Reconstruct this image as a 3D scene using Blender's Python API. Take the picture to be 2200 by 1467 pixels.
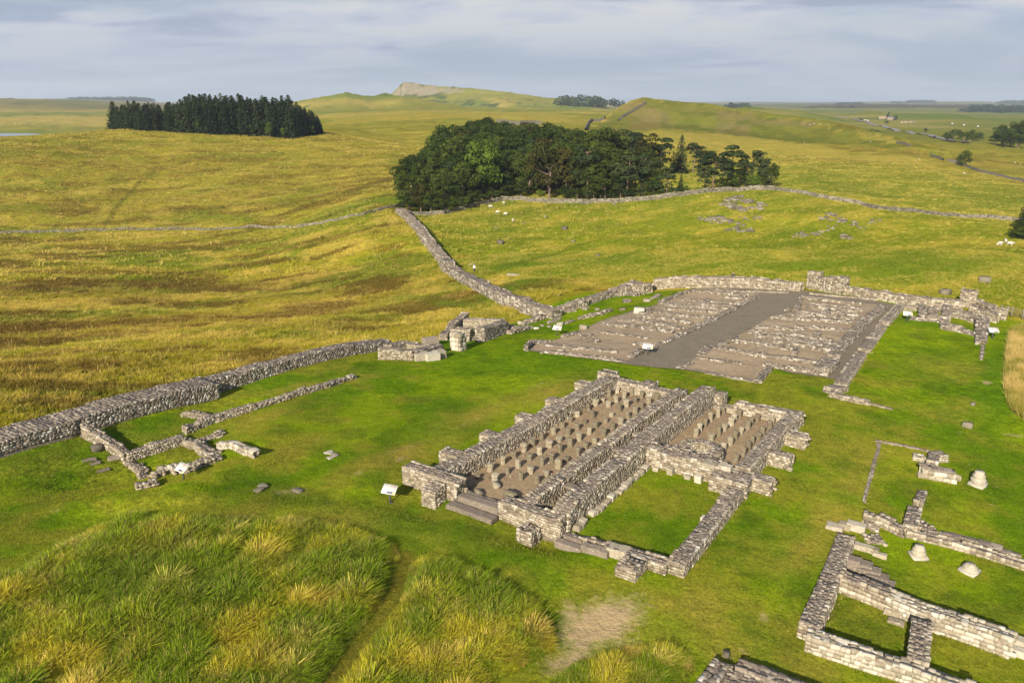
import bpy, bmesh, math, random
import numpy as np
from mathutils import Matrix, Vector

# ------------------------------------------------------------------ camera, sky, sun, exposure
for o in list(bpy.data.objects): bpy.data.objects.remove(o)
SC = bpy.context.scene
COL = SC.collection
rnd = random.Random(7)
NR = np.random.RandomState(11)
CAM_H = 25.0
PITCH = math.radians(16.63)
FPX = 1711.0
cam = bpy.data.cameras.new('camera'); camo = bpy.data.objects.new('camera', cam)
COL.objects.link(camo); SC.camera = camo
camo.location = (0, 0, CAM_H); camo.rotation_euler = (math.radians(90) - PITCH, 0, 0)
cam.sensor_width = 36; cam.lens = 28.0; cam.clip_start = 0.5; cam.clip_end = 60000

SUN_AZ = math.radians(204); SUN_EL = math.radians(26)
sun = bpy.data.lights.new('sun', 'SUN'); suno = bpy.data.objects.new('sun', sun); COL.objects.link(suno)
sun.energy = 5.0; sun.angle = math.radians(0.55); sun.color = (1.0, 0.9, 0.74)
sdir = Vector((math.sin(SUN_AZ) * math.cos(SUN_EL), math.cos(SUN_AZ) * math.cos(SUN_EL), math.sin(SUN_EL)))
suno.rotation_euler = (-sdir).to_track_quat('-Z', 'Y').to_euler(); suno.location = (0, 0, 300)

W = bpy.data.worlds.new('World'); SC.world = W; W.use_nodes = True
nt = W.node_tree; nt.nodes.clear()
def N(t, typ, **kw):
    n = t.nodes.new(typ)
    for k, v in kw.items():
        if k.startswith('i_'):
            key = k[2:]
            key = int(key) if key.isdigit() else key.replace('_', ' ')
            n.inputs[key].default_value = v
        else: setattr(n, k, v)
    return n
def L(t, a, b): t.links.new(a, b)
def ramp(t, fac, stops, interp='LINEAR'):
    r = N(t, 'ShaderNodeValToRGB'); r.color_ramp.interpolation = interp
    e = r.color_ramp.elements
    while len(e) < len(stops): e.new(0.5)
    for i, (p, c) in enumerate(stops):
        e[i].position = p; e[i].color = (c, c, c, 1) if isinstance(c, (int, float)) else tuple(c) + (1,)
    if fac is not None: L(t, fac, r.inputs[0])
    return r
def mixc(t, fac, a, b, blend='MIX'):
    m = N(t, 'ShaderNodeMix', data_type='RGBA', blend_type=blend)
    for sock, v in ((m.inputs[0], fac), (m.inputs[6], a), (m.inputs[7], b)):
        if hasattr(v, 'links'): L(t, v, sock)
        elif isinstance(v, (int, float)): sock.default_value = v
        else: sock.default_value = tuple(v) + (1,)
    return m.outputs[2]
def math_n(t, op, a, b=None, clamp=False):
    m = N(t, 'ShaderNodeMath', operation=op, use_clamp=clamp)
    for i, v in enumerate((a, b)):
        if v is None: continue
        if hasattr(v, 'links'): L(t, v, m.inputs[i])
        else: m.inputs[i].default_value = v
    return m.outputs[0]
sky = N(nt, 'ShaderNodeTexSky', sky_type='NISHITA', sun_disc=False, sun_elevation=SUN_EL, sun_rotation=SUN_AZ,
        altitude=250, air_density=1.0, dust_density=2.0, ozone_density=1.5)
tc = N(nt, 'ShaderNodeTexCoord')
sep = N(nt, 'ShaderNodeSeparateXYZ'); L(nt, tc.outputs['Generated'], sep.inputs[0])
zc = math_n(nt, 'MAXIMUM', sep.outputs['Z'], 0.0)
zz = math_n(nt, 'ADD', zc, 0.15)
cx = math_n(nt, 'DIVIDE', sep.outputs['X'], zz); cy = math_n(nt, 'DIVIDE', sep.outputs['Y'], zz)
comb = N(nt, 'ShaderNodeCombineXYZ'); L(nt, cx, comb.inputs[0]); L(nt, cy, comb.inputs[1])
mp = N(nt, 'ShaderNodeMapping'); mp.inputs['Scale'].default_value = (0.46, 0.72, 1); mp.inputs['Location'].default_value = (3.1, 1.7, 0)
L(nt, comb.outputs[0], mp.inputs[0])
n1 = N(nt, 'ShaderNodeTexNoise', i_Scale=1.0, i_Detail=8.0, i_Roughness=0.53, i_Distortion=0.5); L(nt, mp.outputs[0], n1.inputs['Vector'])
n2 = N(nt, 'ShaderNodeTexNoise', i_Scale=2.0, i_Detail=9.0, i_Roughness=0.58, i_Distortion=0.5); L(nt, mp.outputs[0], n2.inputs['Vector'])
lowc = ramp(nt, zc, [(0.0, 0.12), (0.14, 0.09), (0.35, 0.0)])
cover = ramp(nt, math_n(nt, 'ADD', n1.outputs[0], lowc.outputs[0]), [(0.50, 0.0), (0.67, 0.97)], 'EASE')
shade = ramp(nt, n2.outputs[0], [(0.38, (3.9, 4.4, 6.0)), (0.46, (6.3, 6.6, 7.8)), (0.54, (8.0, 8.0, 8.0))])
# ramp colours are clamped to 1 by the node, so scale them afterwards
for e in shade.color_ramp.elements: e.color = tuple(c / 8 for c in e.color[:3]) + (1,)
shade8 = N(nt, 'ShaderNodeVectorMath', operation='SCALE', i_Scale=8.0); L(nt, shade.outputs[0], shade8.inputs[0])
clear = mixc(nt, 0.45, sky.outputs[0], (3.2, 4.2, 6.9))
lowf = ramp(nt, zc, [(0.0, 1.0), (0.03, 0.85), (0.12, 0.0)], 'EASE')
skyc = mixc(nt, cover.outputs[0], clear, shade8.outputs[0])
skyc = mixc(nt, math_n(nt, 'MULTIPLY', lowf.outputs[0], 0.6), skyc, (3.6, 4.4, 6.4))
bg = N(nt, 'ShaderNodeBackground', i_Strength=0.05); L(nt, skyc, bg.inputs[0])
wo = N(nt, 'ShaderNodeOutputWorld'); L(nt, bg.outputs[0], wo.inputs[0])
vs = SC.view_settings
vs.view_transform = 'Standard'; vs.look = 'None'; vs.gamma = 1; vs.use_curve_mapping = False; vs.exposure = 0.88
SC.render.engine = 'CYCLES'

# ------------------------------------------------------------------ small helpers
def tag(o, label=None, cat=None, group=None, kind=None):
    if label: o['label'] = label
    if cat: o['category'] = cat
    if group: o['group'] = group
    if kind or label: o['kind'] = kind or 'thing'
    return o
def empty(name, loc, rz=0):
    o = bpy.data.objects.new(name, None); COL.objects.link(o); o.location = loc; o.rotation_euler = (0, 0, rz)
    o.empty_display_size = 0.2
    o.matrix_world = Matrix.Translation(Vector(loc)) @ Matrix.Rotation(rz, 4, 'Z')
    return o
def link(o, parent=None, world=None):
    COL.objects.link(o)
    if parent is not None:
        o.parent = parent
        if world is not None: o.matrix_local = parent.matrix_world.inverted() @ world
    elif world is not None: o.matrix_world = world
    return o
def mesh_np(name, V, F, mat=None, smooth=False, attrs=None, colors=None):
    """V (n,3); F (m,k) all faces the same size"""
    V = np.asarray(V, dtype=np.float32); F = np.asarray(F, dtype=np.int32)
    me = bpy.data.meshes.new(name)
    me.vertices.add(len(V)); me.vertices.foreach_set('co', V.ravel())
    m, k = F.shape
    me.loops.add(m * k); me.loops.foreach_set('vertex_index', F.ravel())
    me.polygons.add(m); me.polygons.foreach_set('loop_start', np.arange(0, m * k, k, dtype=np.int32))
    if smooth: me.polygons.foreach_set('use_smooth', np.ones(m, dtype=bool))
    for an, av in (attrs or {}).items():
        a = me.attributes.new(an, 'FLOAT', 'POINT'); a.data.foreach_set('value', np.asarray(av, dtype=np.float32).ravel())
    for an, av in (colors or {}).items():
        av = np.asarray(av, dtype=np.float32)
        if av.shape[1] == 3: av = np.concatenate([av, np.ones((len(av), 1), np.float32)], 1)
        a = me.attributes.new(an, 'FLOAT_COLOR', 'POINT'); a.data.foreach_set('color', av.ravel())
    me.update(calc_edges=True)
    if mat: me.materials.append(mat)
    return me
def obj_np(name, V, F, mat, parent=None, **kw):
    """a mesh object from world coordinates, its origin at its parent's place"""
    V = np.asarray(V, dtype=np.float64)
    if parent is not None:
        inv = np.array(parent.matrix_world.inverted()); V = V @ inv[:3, :3].T + inv[:3, 3]
    o = bpy.data.objects.new(name, mesh_np(name, V, F, mat, **kw)); link(o, parent)
    return o

# lattice value noise
def _hash(ix, iy, s):
    h = (ix.astype(np.int64) * 374761393 + iy.astype(np.int64) * 668265263 + s * 982451653) & 0xFFFFFFFF
    h = ((h ^ (h >> 13)) * 1274126177) & 0xFFFFFFFF
    return ((h ^ (h >> 16)) & 0xFFFF) / 65535.0
def vnoise(x, y, s=0):
    ix = np.floor(x); iy = np.floor(y); fx = x - ix; fy = y - iy
    ux = fx * fx * (3 - 2 * fx); uy = fy * fy * (3 - 2 * fy)
    a = _hash(ix, iy, s); b = _hash(ix + 1, iy, s); c = _hash(ix, iy + 1, s); d = _hash(ix + 1, iy + 1, s)
    return (a * (1 - ux) + b * ux) * (1 - uy) + (c * (1 - ux) + d * ux) * uy
def fbm(x, y, s=0, o=4, g=0.5):
    t = 0; a = 1.0; n = 0
    for k in range(o):
        t = t + a * vnoise(x * 2 ** k + 17.3 * k, y * 2 ** k - 9.1 * k, s + k); n += a; a *= g
    return t / n
def sstep(a, b, x): 
    t = np.clip((x - a) / (b - a), 0, 1); return t * t * (3 - 2 * t)

# ------------------------------------------------------------------ the lie of the land
def ray(u, v):
    xc = (u - 1100.0) / FPX; yc = (v - 733.5) / FPX
    cp, sp = math.cos(PITCH), math.sin(PITCH)
    return xc, cp - yc * sp, -sp - yc * cp          # x right, y ahead, z up
def fromz(u, v, z):
    x, y, d = ray(u, v); t = (z - CAM_H) / d; return x * t, y * t, z
def fromr(u, v, r):
    x, y, d = ray(u, v); t = r / math.hypot(x, y); return x * t, y * t, CAM_H + d * t
# survey points: (u, v, height) near, (u, v, distance) far
SURV_Z = [(870,1040,0),(1455,1250,0),(1715,930,0),(1290,830,0),(1150,1000,0),(1400,1020,0),(1500,880,0),(1250,950,0),
 (0,985,.3),(165,940,0),(470,858,-.9),(800,765,-2),(945,758,-2.5),(1000,745,-3.0),(1085,712,-4.1),(1190,668,-5),(1330,633,-5),
 (1450,617,-3.75),(1600,620,-2.3),(1740,625,-1.6),(1900,645,-1.6),(2050,665,-1.7),(2150,685,-2.2),
 (1120,750,-2.3),(1390,790,-1),(1640,815,-.8),(1775,815,-.6),(1680,640,-1.8),(1930,660,-1.7),(1300,680,-3.3),(1500,710,-1.7),(1780,720,-1.3),
 (1715,1360,-.4),(2190,1400,-.9),(1860,1090,-.4),(2190,1200,-1),(2100,880,-1),(2190,760,-1.6),(2190,1000,-1),(1950,950,-.6),(2000,750,-1.4),
 (1100,1460,0),(0,1460,.3),(600,1300,.4),(0,1150,.4),(870,1120,0),(400,1060,.1),(600,900,-.4),(900,850,-1.0),(700,1000,-.1),(1050,780,-2.0),
 (2300,1400,-1.0),(2350,1000,-1.2),(2350,760,-2.2),(-150,1460,.4),(-200,1100,.6),(-180,1035,.4),(1600,1467,-.1)]
SURV_R = [(0,880,74),(300,850,78),(500,790,88),(700,740,98),(850,715,108),(960,690,112),(1080,680,116),
 (-300,880,80),(-300,640,165),(-300,497,255),(-300,400,305),(-300,300,372),
 (0,760,108),(0,640,162),(0,560,205),(0,497,252),(0,400,305),(0,296,372),
 (300,700,128),(300,600,180),(300,495,248),(300,400,300),
 (500,620,168),(600,490,238),(500,400,290),(450,300,372),(640,360,320),
 (700,620,160),(800,560,176),(900,500,198),
 (690,292,398),(245,281,425),(480,285,400),(600,298,385),(860,440,238),(780,340,345),(800,300,440),(800,262,620),
 (965,578,163),(1060,620,135),(1150,640,122),(900,500,193),(858,458,226),
 (870,458,232),(1080,428,248),(1250,432,238),(1420,428,243),(1530,410,256),(1660,405,262),(1000,520,190),(1100,560,168),(1250,520,188),(1300,580,152),
 (1500,560,158),(1600,530,178),(1600,460,222),(1500,480,210),(1800,520,182),(1900,500,192),(1780,430,242),(1930,452,236),(2060,466,238),(2180,472,240),
 (2000,560,160),(2200,545,178),(2200,620,140),(1850,600,142),
 (1700,350,370),(1900,400,300),(2000,370,360),(2180,392,385),(2075,352,470),(1950,330,480),(1300,340,380),(1500,310,480),(1100,300,470),(1100,250,760),(950,245,800),
 (2400,500,240),(2400,400,385),(2400,620,145),(2400,300,900),
 (0,305,650),(-300,305,650),(0,320,455),(-300,320,455),(110,314,460),(0,295.5,1050),(150,292,1050),(-300,295.5,1050),(300,262,1300),(500,250,1500),(700,235,1500),(1000,240,1200),(1150,238,1300),
 (2000,290,900),(2150,300,800),(2100,260,1500),(1900,270,1200),(1750,262,1100),(1600,262,900),
 (0,240,2200),(300,236,2600),(1300,240,1500),(1500,238,2600),(1800,238,3000),(2200,245,3000),(2400,245,3000),(-300,238,2200),
 (0,226,5500),(600,226,5500),(1200,226,5500),(1700,226,5500),(2200,228,5500),(2500,228,5500),(-300,226,5500),(-300,224,14000),(600,223.5,14000),(1500,223.5,14000),(2400,223.5,14000)]
CP = [fromz(*s) for s in SURV_Z] + [fromr(*s) for s in SURV_R]
CP = np.array(CP)
def _ar(x, y):
    r = np.hypot(x, y); return np.arctan2(x, y) * 1.6, np.log(np.maximum(r, 5.0))
def _U(d2): return np.where(d2 > 1e-12, 0.5 * d2 * np.log(np.maximum(d2, 1e-12)), 0)
_ca, _cs = _ar(CP[:, 0], CP[:, 1]); _n = len(CP)
# drop of the ground outside the fort's north wall
FAZ = math.radians(34.4)
FL = np.array([math.sin(FAZ), math.cos(FAZ)]); FW = np.array([math.cos(FAZ), -math.sin(FAZ)])
def fort(l, w): return l * FL[0] + w * FW[0], l * FL[1] + w * FW[1]
def lw(x, y): return x * FL[0] + y * FL[1], x * FW[0] + y * FW[1]
NWALL = -60.6
def _drop(x, y):
    l, w = lw(x, y)
    return -1.7 * sstep(NWALL - 1.2, NWALL - 4.5, w) * (1 - sstep(60, 84, l)) * sstep(-95, -72, w)
_zc = CP[:, 2] - _drop(CP[:, 0], CP[:, 1])
_K = _U((_ca[:, None] - _ca) ** 2 + (_cs[:, None] - _cs) ** 2) + np.eye(_n) * 2e-4
_P = np.stack([np.ones(_n), _ca, _cs], 1)
_A = np.block([[_K, _P], [_P.T, np.zeros((3, 3))]])
_sol = np.linalg.solve(_A, np.concatenate([_zc, np.zeros(3)]))
def _tps(x, y):
    a, s = _ar(x, y); out = _sol[_n] + _sol[_n + 1] * a + _sol[_n + 2] * s
    if a.size < 20000: return out + (_U((a[..., None] - _ca) ** 2 + (s[..., None] - _cs) ** 2) @ _sol[:_n])
    for i in range(_n): out = out + _sol[i] * _U((a - _ca[i]) ** 2 + (s - _cs[i]) ** 2)
    return out
# far ridges: crest (u, v, distance) with front slope, cliff height, cliff run, back slope
def _ridge(nodes):
    A = []
    for (u, v, r, sf, ch) in nodes:
        x, y, z = fromr(u, v, r); A.append((math.atan2(x, y), r, z, sf, ch))
    A = np.array(A); return A[np.argsort(A[:, 0])]
RIDGES = [
 _ridge([(500,232,1550,.12,0),(630,222,1550,.12,0),(665,214,1560,.12,0),(700,209,1560,.12,0),(745,201,1570,.14,0),(775,205,1570,.13,0),(800,207,1580,.14,0),(830,201,1580,.15,4),(860,207,1560,.13,0),(950,222,1500,.1,0),(1050,238,1450,.1,0)]),
 _ridge([(790,228,2250,.5,0),(832,208,2230,.6,4),(846,198,2220,.7,14),(858,183,2210,.45,26),(868,176,2200,.35,30),(885,177,2200,.35,30),(910,182,2190,.3,26),(960,187,2180,.28,16),(1000,188,2150,.25,14),(1080,196,2120,.2,8),(1150,207,2100,.16,4),(1200,214,2100,.14,0),(1260,222,2100,.1,0),(1330,236,2100,.1,0)]),
 _ridge([(1220,300,600,.16,0),(1255,283,640,.18,0),(1290,262,690,.2,0),(1325,234,730,.22,0),(1355,215,750,.24,0),(1382,209,750,.25,0),(1412,212,745,.25,0),(1480,221,730,.23,0),(1560,233,700,.22,0),(1650,245,660,.2,0),(1750,258,620,.18,0),(1850,276,570,.16,0),(1950,302,520,.14,0),(2040,335,480,.1,0)]),
 _ridge([(1500,250,1350,.1,0),(1560,239,1350,.12,0),(1600,228,1340,.14,0),(1640,233,1330,.12,0),(1750,246,1300,.1,0),(1800,258,1280,.1,0)]),
 _ridge([(1780,262,1700,.1,0),(1830,248,1700,.12,0),(1858,242,1700,.12,0),(1900,244,1700,.1,0),(1960,248,1650,.1,0),(1990,246,1600,.1,0),(2060,250,1550,.1,0),(2120,262,1500,.1,0)]),
 _ridge([(-400,214,3000,.05,0),(0,213,3000,.05,0),(90,215,3000,.05,0),(200,219,3050,.05,0),(300,224,3100,.05,0),(400,232,3100,.05,0)]),
 _ridge([(0,215,5600,.03,0),(140,213,5600,.03,0),(220,216,5600,.03,0),(320,221,5600,.03,0),(450,226,5600,.03,0)]),
 _ridge([(1560,232,3900,.03,0),(1640,229,3900,.03,0),(1720,230,3900,.03,0),(1840,228,4000,.03,0),(1960,227,4000,.03,0),(2060,230,4000,.03,0),(2200,236,4000,.03,0),(2600,236,4000,.03,0)]),
 _ridge([(1400,223,9000,.02,0),(1600,221,9000,.02,0),(1750,223,9000,.02,0),(1900,221,9000,.02,0),(2050,220,9000,.02,0),(2200,222,9000,.02,0),(2600,221,9000,.02,0)]),
]
def _ridges(x, y, base):
    a = np.arctan2(x, y); r = np.hypot(x, y)
    out = base
    for R in RIDGES:
        rc = np.interp(a, R[:, 0], R[:, 1]); zc_ = np.interp(a, R[:, 0], R[:, 2]); sf = np.interp(a, R[:, 0], R[:, 3]); ch = np.interp(a, R[:, 0], R[:, 4])
        k = rc * 0.022
        d = rc - r
        wob = 1 + 0.5 * (fbm(x / (rc * .02), y / (rc * .02), 5, 3) - .5)
        front = np.sqrt(d * d + k * k) - k
        zz_ = zc_ - np.where(d > 0, front * sf * wob, front * 0.10) - ch * sstep(2, 22, d)
        edge = sstep(R[0, 0] - .03, R[0, 0], a) * (1 - sstep(R[-1, 0], R[-1, 0] + .03, a))
        zz_ = zz_ - (1 - edge) * 120
        w = rc * 0.004
        hi = np.maximum(out, zz_)
        out = np.where(hi - np.minimum(out, zz_) > 30 * w, hi, hi + w * np.log1p(np.exp(-np.abs(out - zz_) / w)) * 0.5)
    return out
# local banks and hollows: (x, y, amplitude, radius along, radius across, azimuth of long axis)
BUMPS = []
def _bumps(x, y):
    t = np.zeros_like(x)
    for bx, by, amp, ra, rb, az in BUMPS:
        dx = x - bx; dy = y - by; s, c = math.sin(az), math.cos(az)
        p = (dx * s + dy * c) / ra; q = (dx * c - dy * s) / rb
        t = t + amp * np.exp(-(p * p + q * q) ** 1.5)
    return t
def ground0(x, y):
    x = np.asarray(x, dtype=np.float64); y = np.asarray(y, dtype=np.float64)
    base = _tps(x, y)
    r = np.hypot(x, y)
    base = np.where(r > 480, _ridges(x, y, base), base) if (r > 480).any() else base
    return base
def rough(x, y):
    """small relief: mown inside the fort, tussocky moor outside"""
    l, w = lw(x, y); r = np.hypot(x, y)
    moor = 1 - sstep(NWALL - 5, NWALL - 1.5, w) * (1 - sstep(119, 126, l))
    t = (fbm(x / 9, y / 9, 3, 3) - .5) * (0.10 + 0.9 * moor) + (fbm(x / 2.2, y / 2.2, 8, 3) - .5) * (0.03 + .28 * moor)
    t = t + moor * (fbm(x / 40, y / 40, 21, 3) - .5) * 3.0 * sstep(120, 300, r)
    return t * np.clip(r / 300, 1, 6) ** .5
def ground(x, y):
    x = np.asarray(x, dtype=np.float64); y = np.asarray(y, dtype=np.float64)
    return ground0(x, y) + _drop(x, y) + rough(x, y) + _bumps(x, y)
def gz(x, y): return float(ground(np.array([x]), np.array([y]))[0])
def hit_many(uvh):
    """pixels of the survey photograph -> points on the ground (raised by h)"""
    uvh = np.array(uvh, dtype=np.float64)
    D = np.array([ray(u, v) for u, v, h in uvh]); h = uvh[:, 2]
    hd = np.hypot(D[:, 0], D[:, 1]); D = D / hd[:, None]
    rs = [15.0]
    sl = float((-D[:, 2]).min()); rmax = min(9000, 62 / sl) if sl > .004 else 9000
    while rs[-1] < rmax: rs.append(rs[-1] * 1.022 + 0.05)
    rs = np.array(rs)
    X = D[:, 0:1] * rs; Y = D[:, 1:2] * rs
    below = CAM_H + D[:, 2:3] * rs < ground(X.ravel(), Y.ravel()).reshape(X.shape) + h[:, None]
    below[:, -1] = True; below[:, 0] = False
    k = below.argmax(1); hi = rs[k]; lo = rs[k - 1]
    for _ in range(9):
        m = (lo + hi) / 2; b = CAM_H + D[:, 2] * m < ground(D[:, 0] * m, D[:, 1] * m) + h
        hi = np.where(b, m, hi); lo = np.where(b, lo, m)
    m = (lo + hi) / 2
    return np.stack([D[:, 0] * m, D[:, 1] * m], 1)
_memo = {}
def P(u, v, h=0.0):
    k = (u, v, h, len(BUMPS))
    if k not in _memo: _memo[k] = tuple(hit_many([(u, v, h)])[0])
    return _memo[k]
def PP(pts, h=0.0): return [tuple(p) for p in hit_many([(q[0], q[1], h) for q in pts])]
# ------------------------------------------------------------------ materials
def newmat(name):
    m = bpy.data.materials.new(name); m.use_nodes = True; m.node_tree.nodes.clear(); t = m.node_tree
    out = N(t, 'ShaderNodeOutputMaterial'); b = N(t, 'ShaderNodeBsdfPrincipled'); b.inputs['Roughness'].default_value = 0.9
    b.inputs['Specular IOR Level'].default_value = 0.2
    L(t, b.outputs[0], out.inputs[0]); return m, t, b
def noise(t, scale, detail=4, rough_=0.55, vec=None, **kw):
    n = N(t, 'ShaderNodeTexNoise', i_Scale=scale, i_Detail=detail, i_Roughness=rough_, **kw)
    if vec is not None: L(t, vec, n.inputs['Vector'])
    return n.outputs[0]
def bump(t, b, h, strength, dist):
    n = N(t, 'ShaderNodeBump', i_Strength=strength, i_Distance=dist); L(t, h, n.inputs['Height']); L(t, n.outputs[0], b.inputs['Normal'])
def plain(name, col, rough_=0.85, var=0.25, scale=8, bumpd=0.0):
    m, t, b = newmat(name); g = N(t, 'ShaderNodeNewGeometry')
    n = noise(t, scale, 4, .6, g.outputs['Position'])
    r = ramp(t, n, [(0.3, tuple(c * (1 - var) for c in col)), (0.7, tuple(min(1, c * (1 + var)) for c in col))])
    L(t, r.outputs[0], b.inputs['Base Color']); b.inputs['Roughness'].default_value = rough_
    n2_ = noise(t, scale * .13, 5, .65, g.outputs['Position']); v2 = ramp(t, n2_, [(0.35, 1 - var * .8), (0.65, min(1.0, 1 + var * .1))]).outputs[0]
    L(t, mixc(t, 1.0, r.outputs[0], v2, 'MULTIPLY'), b.inputs['Base Color'])
    if bumpd: bump(t, b, n, 0.6, bumpd)
    return m
def mat_ground():
    m, t, b = newmat('turf'); g = N(t, 'ShaderNodeNewGeometry'); pos = g.outputs['Position']
    col = N(t, 'ShaderNodeAttribute', attribute_name='Col').outputs['Color']
    moor = N(t, 'ShaderNodeAttribute', attribute_name='moor').outputs['Fac']
    bare = N(t, 'ShaderNodeAttribute', attribute_name='bare').outputs['Fac']
    f1 = noise(t, 1.1, 6, .65, pos); f2 = noise(t, 5.0, 7, .75, pos); f3 = noise(t, 0.12, 7, .6, pos)
    c = mixc(t, ramp(t, f1, [(0.3, 0.0), (0.7, 1.0)]).outputs[0], mixc(t, 1.0, col, (.66, .73, .66), 'MULTIPLY'), mixc(t, 1.0, col, (1.38, 1.27, 1.15), 'MULTIPLY'))
    c = mixc(t, ramp(t, f2, [(0.32, 0.0), (0.68, 1.0)]).outputs[0], mixc(t, 1.0, c, (.48, .54, .5), 'MULTIPLY'), mixc(t, 1.0, c, (1.5, 1.42, 1.3), 'MULTIPLY'))
    big = ramp(t, f3, [(0.35, 0.0), (0.65, 1.0)]).outputs[0]
    cm = mixc(t, big, mixc(t, 1.0, c, (.85, .92, .8), 'MULTIPLY'), mixc(t, 1.0, c, (1.15, 1.05, 1.0), 'MULTIPLY'))
    c = mixc(t, moor, c, cm)
    # bare soil breaks through the turf with a ragged edge
    e = math_n(t, 'ADD', bare, math_n(t, 'MULTIPLY', math_n(t, 'SUBTRACT', noise(t, 2.2, 6, .7, pos), 0.5), 1.3))
    soil = mixc(t, noise(t, 9, 5, .7, pos), (.28, .195, .105), (.50, .37, .20))
    c = mixc(t, ramp(t, e, [(0.40, 0.0), (0.92, 0.92)]).outputs[0], c, soil)
    L(t, c, b.inputs['Base Color']); b.inputs['Roughness'].default_value = 1.0; b.inputs['Specular IOR Level'].default_value = 0.0
    h = math_n(t, 'ADD', math_n(t, 'MULTIPLY', noise(t, 3.0, 6, .7, pos), 0.6), math_n(t, 'MULTIPLY', f1, 1.2))
    bump(t, b, h, 0.75, 0.22)
    return m
def stone_mat(name, stops, lichen=0.5, moss=0.15, lsc=7.5):
    m, t, b = newmat(name); g = N(t, 'ShaderNodeNewGeometry'); pos = g.outputs['Position']
    tint = N(t, 'ShaderNodeAttribute', attribute_name='tint').outputs['Fac']
    v = N(t, 'ShaderNodeMath', operation='ADD', use_clamp=True); L(t, tint, v.inputs[0])
    L(t, math_n(t, 'MULTIPLY', math_n(t, 'SUBTRACT', noise(t, 5.5, 5, .65, pos), .5), 0.9), v.inputs[1])
    c = ramp(t, v.outputs[0], stops).outputs[0]
    li = noise(t, lsc, 4, .6, pos); lim = ramp(t, li, [(0.58 - .06 * lichen, 0.0), (0.72 - .06 * lichen, 1.0)]).outputs[0]
    c = mixc(t, math_n(t, 'MULTIPLY', lim, lichen), c, (.58, .545, .46))
    mo = noise(t, 1.6, 6, .7, pos); mom = ramp(t, mo, [(0.55, 0.0), (0.66, 1.0)]).outputs[0]
    c = mixc(t, math_n(t, 'MULTIPLY', mom, moss), c, (.16, .13, .035))
    dk = noise(t, 2.6, 5, .6, pos)
    c = mixc(t, ramp(t, dk, [(0.56, 0.0), (0.72, 0.38)]).outputs[0], c, (.11, .09, .07))
    L(t, c, b.inputs['Base Color'])
    bump(t, b, noise(t, 14, 5, .7, pos), 0.6, 0.025)
    return m
M = {}
M['turf'] = mat_ground()
M['stone'] = stone_mat('rubble_stone', [(0.0, (.14, .112, .08)), (0.3, (.225, .185, .13)), (0.6, (.31, .262, .188)), (0.85, (.38, .328, .245)), (1.0, (.50, .455, .375))], .5, .3)
M['stone_top'] = stone_mat('weathered_top_stone', [(0.0, (.12, .096, .076)), (0.4, (.165, .132, .104)), (0.75, (.215, .175, .136)), (1.0, (.33, .285, .23))], .5, .2, 13)
M['stone_dark'] = stone_mat('dark_rubble_stone', [(0.0, (.09, .073, .055)), (0.4, (.17, .14, .105)), (0.7, (.26, .22, .168)), (1.0, (.50, .465, .40))], .6, .3)
M['stone_pale'] = stone_mat('pale_dressed_stone', [(0.0, (.21, .178, .125)), (0.5, (.33, .285, .21)), (1.0, (.50, .46, .38))], .5, .25)
M['pillar'] = stone_mat('weathered_pillar_stone', [(0.0, (.13, .108, .07)), (0.5, (.225, .192, .128)), (1.0, (.34, .30, .215))], .3, .25)
M['mortar'] = plain('lime_mortar_core', (.225, .185, .138), .95, .45, 6, .05)
M['earth'] = plain('sandy_floor', (.29, .207, .122), .95, .22, 3.0, .03)
M['sand'] = plain('pale_barrack_floor', (.34, .255, .16), .95, .2, 2.0, .02)
M['gravel'] = plain('grey_gravel', (.185, .152, .107), .95, .22, 5.0, .02)
M['rock'] = stone_mat('outcrop_rock', [(0.0, (.09, .078, .056)), (0.5, (.16, .138, .098)), (1.0, (.25, .222, .168))], .3, .4)
def mat_dirt():
    m, t, b = newmat('trodden_barrack_earth'); g = N(t, 'ShaderNodeNewGeometry'); pos = g.outputs['Position']
    c = mixc(t, ramp(t, noise(t, 1.1, 7, .65, pos), [(.32, 0.0), (.68, 1.0)]).outputs[0], (.20, .15, .10), (.36, .275, .175))
    c = mixc(t, ramp(t, noise(t, .55, 7, .7, pos), [(.56, 0.0), (.66, .55)]).outputs[0], c, (.15, .135, .05))
    c = mixc(t, ramp(t, noise(t, 6.0, 4, .7, pos), [(.6, 0.0), (.72, .6)]).outputs[0], c, (.36, .30, .22))
    L(t, c, b.inputs['Base Color']); bump(t, b, noise(t, 5, 6, .7, pos), .7, .05); return m
M['drywall'] = stone_mat('field_wall_stone', [(0.0, (.08, .072, .052)), (0.5, (.165, .148, .105)), (1.0, (.27, .245, .185))], .3, .25)

# ------------------------------------------------------------------ banks and hollows, then the ground sheet
def bmp(u, v, amp, ra, rb, az): 
    x, y = P(u, v); BUMPS.append((x, y, amp, ra, rb, math.radians(az)))
for args in [(330,975,-.8,7.5,3.4,40),(240,1022,-.95,5.5,2.0,70),(500,1015,.5,5,1.4,40),(560,955,.35,5,1.8,30),(130,1025,.6,5,1.6,65),(300,1078,.5,6,1.4,85),
             (1110,1145,-.35,3.2,1.6,125),(1185,1160,-.35,2.2,1.4,125),(900,1090,-.25,2.5,1.5,125),(700,1120,.3,7,2.5,100),(800,1010,.25,4,2,34),(400,1200,.35,9,6,90),(1000,1240,.2,6,4,90),
             (1180,1340,-.2,3,5,34),(1590,440,3.2,34,17,100),(1790,470,1.6,30,14,105),(1500,470,1.0,20,12,100),(2190,790,.5,9,2.4,34)]:
    bmp(*args)

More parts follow.
